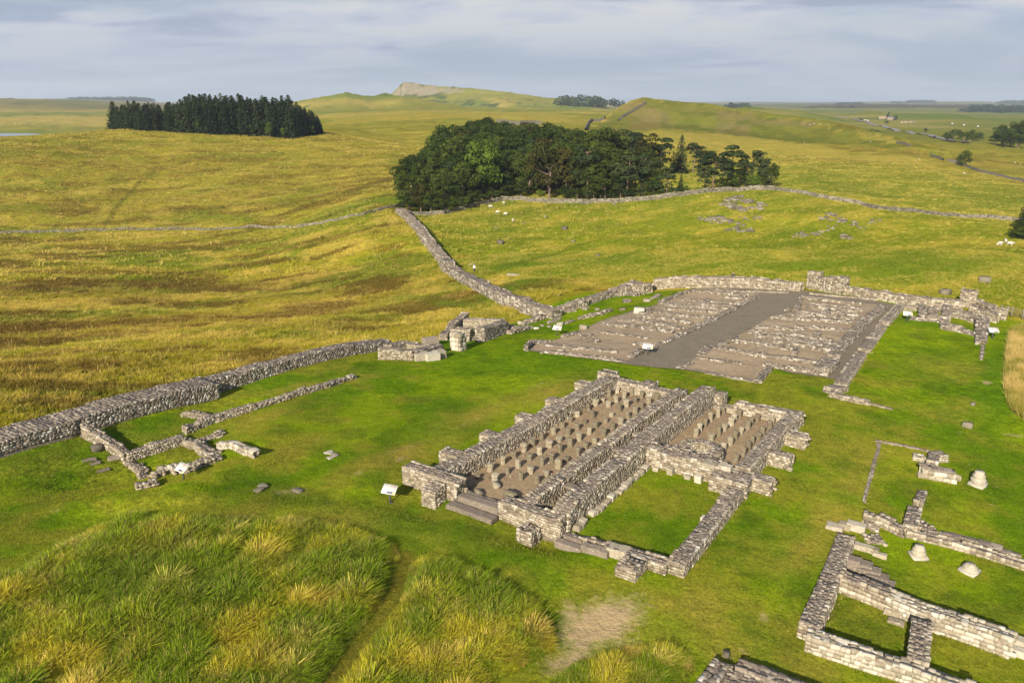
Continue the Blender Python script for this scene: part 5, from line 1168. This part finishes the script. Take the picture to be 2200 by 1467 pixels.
# ------------------------------------------------------------------ column bases in the headquarters
def lathe(prof, n=14, jit=.0, sd=0):
    r = np.random.RandomState(sd); V, F = [], []
    for (rad, z) in prof:
        for k in range(n): a = 6.2832 * k / n; q = rad * (1 + r.uniform(-jit, jit)); V.append((q * math.cos(a), q * math.sin(a), z + r.uniform(-jit, jit) * .2))
    for i in range(len(prof) - 1):
        for k in range(n): j = (k + 1) % n; F.append((i * n + k, i * n + j, (i + 1) * n + j, (i + 1) * n + k))
    return V, F
for u, v, sc, tall, lab in ((2100, 1042, 1.0, 1.5, 'tall weathered white column base on the right-hand lawn'), (1972, 1196, .85, 1.25, 'short worn column stump in the headquarters yard'), (2082, 1228, .9, .8, 'round moulded column base in the headquarters yard')):
    x, y = P(u, v); e = empty('column_base', (x, y, gz(x, y)), rnd.uniform(0, 1)); tag(e, lab, 'column base', 'column bases')
    V, F = lathe([(.46, .16), (.5, .22), (.5, .32), (.44, .38), (.38, .42), (.42, .47), (.42, .54), (.34, .58), (.32, .62), (.3, .72), (.02, .72)], 16, .07, u)
    V = [(a * sc, b * sc, c * sc * tall) for a, b, c in V]
    o = bpy.data.objects.new('shaft', mesh_np('shaft', V, F, M['stone_pale'], attrs={'tint': np.full(len(V), .6)})); link(o, e)
    p = bpy.data.objects.new('plinth', stone_mesh(3, 'stone_pale')); link(p, e); p.scale = (1.05 * sc, 1.0 * sc, .34 * sc); p.location = (0, 0, .05)

# ------------------------------------------------------------------ visitor signs
M['board'] = plain('cream_board', (.72, .70, .62), .5, .03, 2); M['print'] = plain('printed_picture', (.60, .46, .40), .5, .35, 14); M['slate'] = plain('slate_blue_print', (.13, .14, .19), .5, .2, 10); M['yellow'] = plain('yellow_print', (.75, .62, .12), .5, .05, 5); M['metal'] = plain('dark_metal', (.07, .075, .08), .5, .1, 6); M['wood'] = plain('grey_timber', (.21, .18, .13), .9, .25, 6)
def boxv(cx_, cy_, cz_, sx, sy, sz): return (BOXV * np.array([sx, sy, sz]) + np.array([cx_, cy_, cz_]))
def sign(u, v, az, label, sc=1.0):
    x, y = P(u, v); e = empty('info_sign', (x, y, gz(x, y)), -math.radians(az)); tag(e, label, 'sign', 'visitor signs')
    tilt = math.radians(38); ct, st = math.cos(tilt), math.sin(tilt)
    def face(nm, cx_, cy_, sx, sy, mat, off):
        V = boxv(cx_, cy_, off, sx, sy, .012) if nm != 'board' else boxv(0, 0, 0, sx, sy, .04)
        Q = np.stack([V[:, 0], V[:, 1] * ct - V[:, 2] * st, V[:, 1] * st + V[:, 2] * ct], 1) * sc + np.array([0, 0, .95 * sc])
        o = bpy.data.objects.new(nm, mesh_np(nm, Q, BOXF, M[mat])); link(o, par[0]); return o
    par = [e]
    V = np.concatenate([boxv(0, .05, .42, .09, .09, 1.0), boxv(0, .05, -.02, .3, .3, .06)]) * sc
    o = bpy.data.objects.new('post', mesh_np('post', V, np.concatenate([BOXF, BOXF + 8]), M['metal'])); link(o, e)
    b = face('board', 0, 0, 1.0, .68, 'board', 0); par[0] = b
    face('picture', .2, .12, .42, .3, 'print', .03); face('caption_panel', .12, -.23, .42, .16, 'slate', .03); face('caption_panel', .4, -.25, .14, .12, 'yellow', .031); face('text_block', -.26, .02, .36, .5, 'text', .03)
def text_mat():
    m, t, b = newmat('printed_text'); g = N(t, 'ShaderNodeTexCoord'); w = N(t, 'ShaderNodeTexWave', wave_type='BANDS', bands_direction='Y', i_Scale=9.0); L(t, g.outputs['Generated'], w.inputs[0])
    L(t, ramp(t, w.outputs[1], [(.6, (.72, .70, .60)), (.9, (.5, .48, .42))]).outputs[0], b.inputs['Base Color']); b.inputs['Roughness'].default_value = .5; return m
M['text'] = text_mat()
sign(838, 1079, 20, 'tilted cream visitor sign before the left corner of the granary'); sign(394, 1031, 35, 'tilted visitor sign beside the interval tower ruin'); sign(1197, 721, 20, 'visitor sign on the lawn left of the barracks', 1.1); sign(1391, 763, 15, 'visitor sign at the near end of the gravel road', 1.1); sign(1948, 690, 10, 'visitor sign at the far end of the right-hand lawn', 1.1); sign(2132, 727, 5, 'visitor sign beside the small tower rooms near the right edge', 1.1)

# ------------------------------------------------------------------ timber gate and fence by the east gate
fx = PP([(2149, 676), (2163, 679), (2172, 681), (2196, 686), (2230, 694)])
e = empty('field_fence', (*fx[0], gz(*fx[0]))); tag(e, 'weathered post and rail fence with gate at the right edge by the fort wall', 'fence')
for p in fx:
    V = boxv(p[0], p[1], gz(*p) + .6, .16, .16, 1.5); obj_np('post', V, BOXF, M['wood'], e)
for a, b in zip(fx[:-1], fx[1:]):
    for hz in (.35, .65, .95, 1.2):
        V, F = [], []; tube(V, F, (a[0], a[1], gz(*a) + hz), (b[0], b[1], gz(*b) + hz), .045, .045, 4); obj_np('rail', V, F, M['wood'], e)

# ------------------------------------------------------------------ far farm, cars, sheep, people
M['farmwall'] = plain('farm_wall', (.30, .24, .17), .9, .2, .5); M['slate_roof'] = plain('slate_roof', (.11, .10, .11), .8, .2, .5); M['glassdark'] = plain('dark_window', (.03, .035, .04), .3, .1, 1)
def house(u, v, r, az, Lh, Wh, Hh, label, roof=True):
    x, y = P(u, v); e = empty('farmhouse', (x, y, gz(x, y) + .2), -math.radians(az)); tag(e, label, 'building')
    o = bpy.data.objects.new('wall', mesh_np('wall', boxv(0, 0, Hh / 2 - .5, Lh, Wh, Hh + 1), BOXF, M['farmwall'])); link(o, e)
    if roof:
        V = [(-Lh / 2 - .3, -Wh / 2 - .3, Hh), (Lh / 2 + .3, -Wh / 2 - .3, Hh), (Lh / 2 + .3, 0, Hh + 2.4), (-Lh / 2 - .3, 0, Hh + 2.4), (-Lh / 2 - .3, Wh / 2 + .3, Hh), (Lh / 2 + .3, Wh / 2 + .3, Hh)]
        o = bpy.data.objects.new('roof', mesh_np('roof', V, [(0, 1, 2, 3), (3, 2, 5, 4)], M['slate_roof'])); link(o, e)
    for k in range(3):
        o = bpy.data.objects.new('window', mesh_np('window', boxv(-Lh / 2 + Lh * (k + .5) / 3, -Wh / 2 - .03, Hh * .55, 1.2, .1, 1.4), BOXF, M['glassdark'])); link(o, e)
house(1306, 229, 2000, 10, 22, 8, 6, 'small stone farmhouse below the far pine wood'); house(1897, 256, 1650, 0, 14, 6, 3.5, 'roofless stone farm range on the far right slope', False); house(1915, 258, 1650, 0, 13, 6, 3.5, 'brown roofed farm building beside the roofless range'); house(1950, 264, 1500, 5, 20, 5, 1.6, 'low stone sheepfold right of the far farm', False)
M['carwhite'] = plain('white_paint', (.55, .55, .54), .3, .03, 1); M['rubber'] = plain('tyre', (.02, .02, .02), .8, .1, 3)
def car(u, v, az, label):
    x, y = P(u, v); e = empty('parked_car', (x, y, gz(x, y) + 1.0), -math.radians(az)); tag(e, label, 'car', 'white vehicles far off')
    V, F = [], []
    prof = [(-2.2, .4), (-2.2, .9), (-1.4, 1.0), (-.8, 1.55), (.9, 1.55), (1.5, 1.0), (2.2, .85), (2.2, .4)]
    for sx in (-.9, .9): V += [(p, sx, q) for p, q in prof]
    n = len(prof); F = [(i, (i + 1) % n, (i + 1) % n + n, i + n) for i in range(n)]
    me = bpy.data.meshes.new('body'); me.from_pydata(V, [], F + [tuple(range(n))[::-1], tuple(range(n, 2 * n))]); me.materials.append(M['carwhite']); o = bpy.data.objects.new('body', me); link(o, e)
    for px_ in (-1.35, 1.35):
        for py_ in (-.85, .85):
            V2, F2 = [], []; tube(V2, F2, (px_, py_ - .1, .35), (px_, py_ + .1, .35), .34, .34, 10); o = bpy.data.objects.new('wheel', mesh_np('wheel', V2, F2, M['rubber'])); link(o, e)
for u, v, lab in ((1858, 261, 'white car, left of two on the far road'), (1864, 262, 'white car, right of two on the far road'), (2045, 269, 'white van on the far green field, leftmost of three'), (2070, 272, 'white van on the far green field, middle of three'), (2100, 275, 'white van on the far green field, rightmost of three')): car(u, v, 100, lab)
def skin_mesh(name, joints, edges, mat, root=0):
    me = bpy.data.meshes.new(name); me.from_pydata([j[:3] for j in joints], edges, []); o = bpy.data.objects.new(name + '_tmp', me); COL.objects.link(o)
    m = o.modifiers.new('s', 'SKIN'); sv = me.skin_vertices[0].data
    for i, j in enumerate(joints): sv[i].radius = (j[3], j[4] if len(j) > 4 else j[3]); sv[i].use_root = i == root
    sub = o.modifiers.new('d', 'SUBSURF'); sub.levels = 1; sub.render_levels = 1
    dg = bpy.context.evaluated_depsgraph_get(); out = bpy.data.meshes.new_from_object(o.evaluated_get(dg)); bpy.data.objects.remove(o)
    out.materials.clear(); out.materials.append(mat); return out
M['wool'] = plain('sheep_wool', (.48, .455, .38), .95, .08, 6); 
sheep_me = skin_mesh('sheep', [(0, 0, .62, .25, .28), (.42, 0, .64, .26, .28), (-.38, 0, .62, .27, .28), (.66, 0, .74, .13), (.88, 0, .66, .09), (1.0, 0, .58, .05), (.42, .15, .35, .07), (.42, .15, 0, .04), (.42, -.15, .35, .07), (.42, -.15, 0, .04), (-.4, .15, .35, .08), (-.42, .15, 0, .04), (-.4, -.15, .35, .08), (-.42, -.15, 0, .04), (.84, .14, .74, .03), (.84, -.14, .74, .03)],
  [(0, 1), (0, 2), (1, 3), (3, 4), (4, 5), (1, 6), (6, 7), (1, 8), (8, 9), (2, 10), (10, 11), (2, 12), (12, 13), (4, 14), (4, 15)], M['wool'])
SH = [(1055, 447, 'sheep grazing under the middle wood, leftmost'), (1082, 439, 'sheep nearest the wall below the middle wood'), (1085, 463, 'sheep in the middle of the upper pasture'), (1102, 476, 'sheep lying lowest on the upper pasture'), (1068, 459, 'greyish sheep between the others on the upper pasture'), (2146, 528, 'sheep left of two at the right edge'), (2168, 528, 'sheep right of two at the right edge'), (2160, 521, 'sheep behind the two at the right edge')]
for k, (u, v, lab) in enumerate(SH):
    x, y = P(u, v); o = bpy.data.objects.new('sheep', sheep_me); link(o, None, Matrix.Translation((x, y, gz(x, y))) @ Matrix.Rotation(rnd.uniform(0, 6), 4, 'Z') @ Matrix.Scale(1.0, 4)); tag(o, lab, 'sheep', 'grazing sheep')
for k, (u, v, lab) in enumerate([(1740 + i * 13 + rnd.uniform(-6, 6), 268 + i * 1.5 + rnd.uniform(-3, 5), 'tiny white sheep on the long slope right of the round hill') for i in range(4)] + [(1728, 308, 'tiny white sheep on the long slope right of the round hill'), (1735, 313, 'tiny white sheep on the long slope right of the round hill'), (1870, 306, 'tiny white sheep on the long slope right of the round hill'), (1967, 348, 'tiny white sheep near the field wall at the right'), (1975, 345, 'tiny white sheep near the field wall at the right'), (2072, 375, 'tiny white sheep near the field wall at the right'), (2180, 352, 'tiny white sheep near the right edge'), (2192, 356, 'tiny white sheep near the right edge')] + [(30 + i * 11 + rnd.uniform(-4, 4), 266 + rnd.uniform(-3, 3), 'tiny white sheep on the far pasture at the left') for i in range(8)]):
    x, y = P(u, v); o = bpy.data.objects.new('sheep', sheep_me); link(o, None, Matrix.Translation((x, y, gz(x, y) + .2)) @ Matrix.Rotation(rnd.uniform(0, 6), 4, 'Z') @ Matrix.Scale(.7 if u > 500 else 1.2, 4)); tag(o, lab, 'sheep', 'far flock')
def person_mat(top, legs):
    m, t, b = newmat('clothes'); tc_ = N(t, 'ShaderNodeTexCoord'); s = N(t, 'ShaderNodeSeparateXYZ'); L(t, tc_.outputs['Object'], s.inputs[0]); z = math_n(t, 'DIVIDE', s.outputs['Z'], 1.8)
    r = ramp(t, z, [(0, (.03, .03, .03)), (.05, legs), (.5, top), (.82, (.5, .33, .25)), (.93, (.03, .02, .015))], 'CONSTANT'); L(t, r.outputs[0], b.inputs['Base Color']); return m
def person(u, v, az, top, legs, label):
    J = [(0, 0, .95, .15, .12), (0, 0, 1.25, .17, .11), (0, 0, 1.45, .12, .09), (0, 0, 1.53, .06), (0, .01, 1.66, .10, .11), (0, .01, 1.76, .07), (.2, 0, 1.43, .06), (.27, .03, 1.15, .045), (.25, .16, .92, .04), (.24, .2, .84, .035), (-.2, 0, 1.43, .06), (-.27, .03, 1.15, .045), (-.25, .16, .92, .04), (-.24, .2, .84, .035), (.1, 0, .88, .1), (.11, .06, .5, .07), (.12, -.02, .08, .05), (.12, .14, .03, .04), (-.1, 0, .88, .1), (-.11, -.03, .5, .07), (-.12, -.12, .08, .05), (-.12, .04, .03, .04)]
    Ed = [(0, 1), (1, 2), (2, 3), (3, 4), (4, 5), (2, 6), (6, 7), (7, 8), (8, 9), (2, 10), (10, 11), (11, 12), (12, 13), (0, 14), (14, 15), (15, 16), (16, 17), (0, 18), (18, 19), (19, 20), (20, 21)]
    me = skin_mesh('person', J, Ed, person_mat(top, legs)); x, y = P(u, v) if u else PERS; o = bpy.data.objects.new('person', me); link(o, None, Matrix.Translation((x, y, gz(x, y))) @ Matrix.Rotation(-math.radians(az), 4, 'Z')); tag(o, label, 'person')
person(1019, 586, 150, (.62, .6, .58), (.05, .05, .07), 'person in a pale top and dark trousers on the path by the frontier wall gateway'); 
l_, w_ = lw(*P(1562, 612)); PERS = fort(l_ + 2.6, w_); person(0, 0, 30, (.03, .035, .04), (.04, .04, .05), 'person in dark clothes just behind the far fort wall')
# ------------------------------------------------------------------ grass that stands up: tall meadow in front, tussocks on the moor
def grass_mat(name):
    m = bpy.data.materials.new(name); m.use_nodes = True; t = m.node_tree; t.nodes.clear(); out = N(t, 'ShaderNodeOutputMaterial')
    a = N(t, 'ShaderNodeAttribute', attribute_name='Col', attribute_type='INSTANCER').outputs['Color']
    tint = N(t, 'ShaderNodeAttribute', attribute_name='tint').outputs['Fac']
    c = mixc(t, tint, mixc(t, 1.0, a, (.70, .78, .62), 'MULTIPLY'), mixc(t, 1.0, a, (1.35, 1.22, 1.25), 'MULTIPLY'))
    c = mixc(t, math_n(t, 'MULTIPLY', N(t, 'ShaderNodeAttribute', attribute_name='straw').outputs['Fac'], .8), c, (.62, .50, .17))
    d = N(t, 'ShaderNodeBsdfDiffuse'); L(t, c, d.inputs[0]); tr = N(t, 'ShaderNodeBsdfTranslucent'); L(t, c, tr.inputs[0])
    mx = N(t, 'ShaderNodeMixShader', i_0=.45); L(t, d.outputs[0], mx.inputs[1]); L(t, tr.outputs[0], mx.inputs[2]); L(t, mx.outputs[0], out.inputs[0]); return m
M['grass'] = grass_mat('grass_blades')
def tuft(seed, n, h, rad, wd, lean, segs=3, wind=(0, 0), dry=.1):
    r = np.random.RandomState(seed); V, F, T, S_ = [], [], [], []
    for i in range(n):
        st_ = float(r.rand() < dry); a = r.uniform(0, 6.28); q = rad * math.sqrt(r.rand()); bx, by = q * math.cos(a), q * math.sin(a)
        d = np.array([math.cos(a + r.uniform(-.7, .7)), math.sin(a + r.uniform(-.7, .7))]) * lean * r.uniform(.2, 1.2) + np.array(wind) * r.uniform(.4, 1.3)
        hh = h * r.uniform(.55, 1.1); w = wd * r.uniform(.6, 1.3); sa = r.uniform(0, 3.14); sx, sy = math.cos(sa) * w / 2, math.sin(sa) * w / 2; o = len(V); tt = r.rand()
        for k in range(segs + 1):
            s = k / segs; px_ = bx + d[0] * hh * s * s; py_ = by + d[1] * hh * s * s; pz = hh * s * (1 - .18 * s * np.linalg.norm(d)) - .04; ww = 1 - .8 * s
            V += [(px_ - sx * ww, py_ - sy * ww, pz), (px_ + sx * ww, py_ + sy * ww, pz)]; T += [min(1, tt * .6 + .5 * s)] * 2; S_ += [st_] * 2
        for k in range(segs): F.append((o + 2 * k, o + 2 * k + 1, o + 2 * k + 3, o + 2 * k + 2))
    return mesh_np('tuft', V, F, M['grass'], attrs={'tint': T, 'straw': S_})
def instancer(name, label, X, Y, scale, Cc, protos, cat='grass'):
    n = len(X); me = bpy.data.meshes.new(name); me.vertices.add(n); Z = ground(X, Y)
    me.vertices.foreach_set('co', np.stack([X, Y, Z], 1).astype(np.float32).ravel())
    a = me.attributes.new('Col', 'FLOAT_COLOR', 'POINT'); a.data.foreach_set('color', np.concatenate([Cc, np.ones((n, 1))], 1).astype(np.float32).ravel())
    for nm, arr in (('tscale', scale), ('tyaw', NR.uniform(-1.6, 1.6, n) if 'tall' in name else NR.uniform(0, 6.28, n))):
        a = me.attributes.new(nm, 'FLOAT', 'POINT'); a.data.foreach_set('value', np.asarray(arr, np.float32))
    a = me.attributes.new('tidx', 'INT', 'POINT'); a.data.foreach_set('value', NR.randint(0, len(protos), n).astype(np.int32))
    o = bpy.data.objects.new(name, me); COL.objects.link(o); tag(o, label, cat, None, 'stuff')
    coll = bpy.data.collections.new(name + '_protos')
    for i, pm in enumerate(protos): po = bpy.data.objects.new(f'{name}_tuft_{i}', pm); coll.objects.link(po)
    g = bpy.data.node_groups.new(name, 'GeometryNodeTree'); g.interface.new_socket('Geometry', in_out='INPUT', socket_type='NodeSocketGeometry'); g.interface.new_socket('Geometry', in_out='OUTPUT', socket_type='NodeSocketGeometry')
    gi = g.nodes.new('NodeGroupInput'); go = g.nodes.new('NodeGroupOutput'); ci = g.nodes.new('GeometryNodeCollectionInfo'); ci.inputs[0].default_value = coll; ci.inputs['Separate Children'].default_value = True; ci.inputs['Reset Children'].default_value = True
    ip = g.nodes.new('GeometryNodeInstanceOnPoints'); ip.inputs['Pick Instance'].default_value = True
    def attr(nm, dt): q = g.nodes.new('GeometryNodeInputNamedAttribute'); q.data_type = dt; q.inputs[0].default_value = nm; return q.outputs[0]
    cxyz = g.nodes.new('ShaderNodeCombineXYZ'); g.links.new(attr('tyaw', 'FLOAT'), cxyz.inputs[2]); e2r = g.nodes.new('FunctionNodeEulerToRotation'); g.links.new(cxyz.outputs[0], e2r.inputs[0])
    g.links.new(gi.outputs[0], ip.inputs['Points']); g.links.new(ci.outputs[0], ip.inputs['Instance']); g.links.new(attr('tidx', 'INT'), ip.inputs['Instance Index']); g.links.new(e2r.outputs[0], ip.inputs['Rotation'])
    g.links.new(attr('tscale', 'FLOAT'), ip.inputs['Scale']); g.links.new(ip.outputs[0], go.inputs[0])
    md = o.modifiers.new('scatter', 'NODES'); md.node_group = g; return o
def in_polys(x, y, polys):
    m = np.zeros(len(x), bool)
    for p in polys: m |= poly_mask(x, y, p)
    return m
def mixv(a, b, f): return a * (1 - f[:, None]) + b * f[:, None]
# tall meadow grass
Pall = np.concatenate([np.array(t) for t in TALL]); lo, hi = Pall.min(0), Pall.max(0)
X = NR.uniform(max(lo[0], -30), min(hi[0], 20), 120000); Y = NR.uniform(max(lo[1], 14), hi[1], 120000)
kp = in_polys(X, Y, TALL); X, Y = X[kp], Y[kp]
trod = line_dist(X, Y, PP([(868, 1195), (845, 1280), (790, 1370), (700, 1467), (640, 1540)])); kp = trod > .12 + .22 * NR.rand(len(X)); X, Y, trod = X[kp], Y[kp], trod[kp]
n1 = fbm(X / 2.2, Y / 2.2, 301, 4); n2 = fbm(X / 1.1, Y / .8, 311, 4); n3 = fbm(X / 4, Y / 4, 321, 3)
C = np.tile(np.array([.155, .245, .014]), (len(X), 1)); C = mixv(C, np.array([[.36, .37, .03]]), sstep(.46, .68, n1)); C = mixv(C, np.array([[.72, .60, .20]]), sstep(.62, .78, n2) * .6); C = mixv(C, np.array([[.26, .17, .055]]), sstep(.64, .76, fbm(X / 1.1, Y / 1.1, 331, 3)) * .5); C = mixv(C, np.array([[.11, .19, .016]]), sstep(.55, .7, n3) * .7)
C = C * np.array([[1.16, 1.1, 1.0]]) * NR.uniform(.65, 1.3, (len(X), 1))
sc = (.15 + 1.7 * fbm(X / .9, Y / .9, 341, 4)) * NR.uniform(.8, 1.25, len(X)) * np.where(poly_mask(X, Y, TALL[2]), .7, 1.0) * np.clip(.55 + trod * .3, .6, 1)
for tp in TALL: sc = sc * np.where(poly_mask(X, Y, tp), np.clip(.35 + line_dist(X, Y, list(tp) + [tp[0]]) * .7, .35, 1), 1)
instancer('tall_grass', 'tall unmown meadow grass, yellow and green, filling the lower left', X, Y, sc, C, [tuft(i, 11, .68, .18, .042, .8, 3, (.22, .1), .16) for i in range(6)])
# long straw grass at the right edge
Pr = np.array(TALL_R); lo, hi = Pr.min(0), Pr.max(0); X = NR.uniform(lo[0], hi[0], 16000); Y = NR.uniform(lo[1], hi[1], 16000); kp = poly_mask(X, Y, TALL_R); X, Y = X[kp], Y[kp]
C = mixv(np.tile(np.array([.58, .46, .17]), (len(X), 1)), np.array([[.32, .30, .06]]), sstep(.45, .7, fbm(X / 2, Y / 2, 351, 3))); C = C * NR.uniform(.8, 1.2, (len(X), 1))
instancer('long_straw_grass', 'long straw coloured grass on the bank at the right edge', X, Y, NR.uniform(.9, 1.5, len(X)), C, [tuft(20 + i, 24, .6, .2, .03, .5, 2, (.25, .1)) for i in range(3)])
# moor tussocks
def moor_points(n, r0, r1):
    a = NR.uniform(-.66, .66, n); r = np.sqrt(NR.uniform(r0 ** 2, r1 ** 2, n)); x, y = np.sin(a) * r, np.cos(a) * r; l, w = lw(x, y)
    out = (w < NWALL - 4.0) | (l > 122.5 + NR.uniform(0, 1.5, n)); return x[out], y[out]
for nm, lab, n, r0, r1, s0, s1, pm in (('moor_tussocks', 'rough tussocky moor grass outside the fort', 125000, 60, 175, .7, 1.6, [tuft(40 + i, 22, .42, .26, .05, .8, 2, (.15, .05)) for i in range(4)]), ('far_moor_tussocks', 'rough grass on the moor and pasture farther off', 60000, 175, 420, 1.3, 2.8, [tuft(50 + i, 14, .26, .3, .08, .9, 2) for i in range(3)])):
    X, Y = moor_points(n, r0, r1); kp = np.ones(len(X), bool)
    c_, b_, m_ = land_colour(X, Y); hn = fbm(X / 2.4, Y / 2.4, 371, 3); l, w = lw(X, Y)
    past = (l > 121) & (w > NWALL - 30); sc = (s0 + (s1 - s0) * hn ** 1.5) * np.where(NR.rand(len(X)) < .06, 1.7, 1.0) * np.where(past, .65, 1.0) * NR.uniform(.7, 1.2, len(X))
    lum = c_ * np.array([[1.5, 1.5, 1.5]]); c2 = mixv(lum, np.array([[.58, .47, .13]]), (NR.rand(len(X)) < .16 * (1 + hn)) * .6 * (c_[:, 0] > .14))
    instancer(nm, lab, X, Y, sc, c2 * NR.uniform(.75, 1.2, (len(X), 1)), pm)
# short sward on the lawns near by
n = 110000; a = NR.uniform(-.66, .66, n); r = np.sqrt(NR.uniform(19 ** 2, 70 ** 2, n)); X, Y = np.sin(a) * r, np.cos(a) * r; l, w = lw(X, Y)
kp = (w > NWALL + .3) & ~in_polys(X, Y, TALL) & ~in_polys(X, Y, [[G(1.3, -18), G(1.3, -7.4), G(13.6, -7.6), G(13.6, -.3), G(26.4, -.3), G(26, -17.8)]]); X, Y = X[kp], Y[kp]
c_, b_, m_ = land_colour(X, Y); kp = b_ < .55 + .3 * NR.rand(len(X)); X, Y, c_ = X[kp], Y[kp], c_[kp]
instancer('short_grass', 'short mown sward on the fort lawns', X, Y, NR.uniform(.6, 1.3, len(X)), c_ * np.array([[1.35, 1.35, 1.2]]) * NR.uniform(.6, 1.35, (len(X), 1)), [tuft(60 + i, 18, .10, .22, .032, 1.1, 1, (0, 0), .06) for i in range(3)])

# longer grass along the wall feet where the mower does not reach
FX, FY = [], []
for p0, p1, th in FOOT:
    Ls = float(np.linalg.norm(p1 - p0)); mid = (p0 + p1) / 2
    if np.hypot(*mid) > 95: continue
    m = int(Ls * 16); t_ = NR.rand(m); sd = NR.choice([-1, 1], m); d_ = (p1 - p0) / Ls; nn = np.array([d_[1], -d_[0]]); off = th / 2 + np.abs(NR.normal(0.02, .10, m))
    FX.append(p0[0] + (p1[0] - p0[0]) * t_ + nn[0] * sd * off); FY.append(p0[1] + (p1[1] - p0[1]) * t_ + nn[1] * sd * off)
X = np.concatenate(FX); Y = np.concatenate(FY); kp = ~in_polys(X, Y, [[G(1.3, -18), G(1.3, -7.6), G(13.6, -7.8), G(13.6, -.3), G(26.6, -.3), G(26.4, -18)], YARD]) & (fbm(X / 1.2, Y / 1.2, 391, 3) > .42); X, Y = X[kp], Y[kp]
c_, b_, m_ = land_colour(X, Y); c_ = mixv(c_ * 1.3, np.array([[.36, .31, .07]]), (NR.rand(len(X)) < .4) * .7)
instancer('wall_foot_grass', 'longer uncut grass along the feet of the ruined walls', X, Y, NR.uniform(.6, 1.5, len(X)), c_ * NR.uniform(.7, 1.2, (len(X), 1)), [tuft(70 + i, 14, .17, .1, .028, .8, 2, (0, 0), .15) for i in range(3)])

# ------------------------------------------------------------------ the air: thin haze over the far land
HZ = bpy.data.objects.new('haze', mesh_np('haze', BOXV * np.array([34000, 20000, 560]) + np.array([0, 7000, 100]), BOXF, None)); COL.objects.link(HZ); tag(HZ, kind='stuff')
hm = bpy.data.materials.new('thin_haze'); hm.use_nodes = True; t = hm.node_tree; t.nodes.clear(); out = N(t, 'ShaderNodeOutputMaterial'); pv = N(t, 'ShaderNodeVolumePrincipled')
pv.inputs['Color'].default_value = (.74, .86, 1.0, 1); pv.inputs['Density'].default_value = 1.0e-4; pv.inputs['Anisotropy'].default_value = .1; L(t, pv.outputs[0], out.inputs['Volume']); HZ.data.materials.append(hm)
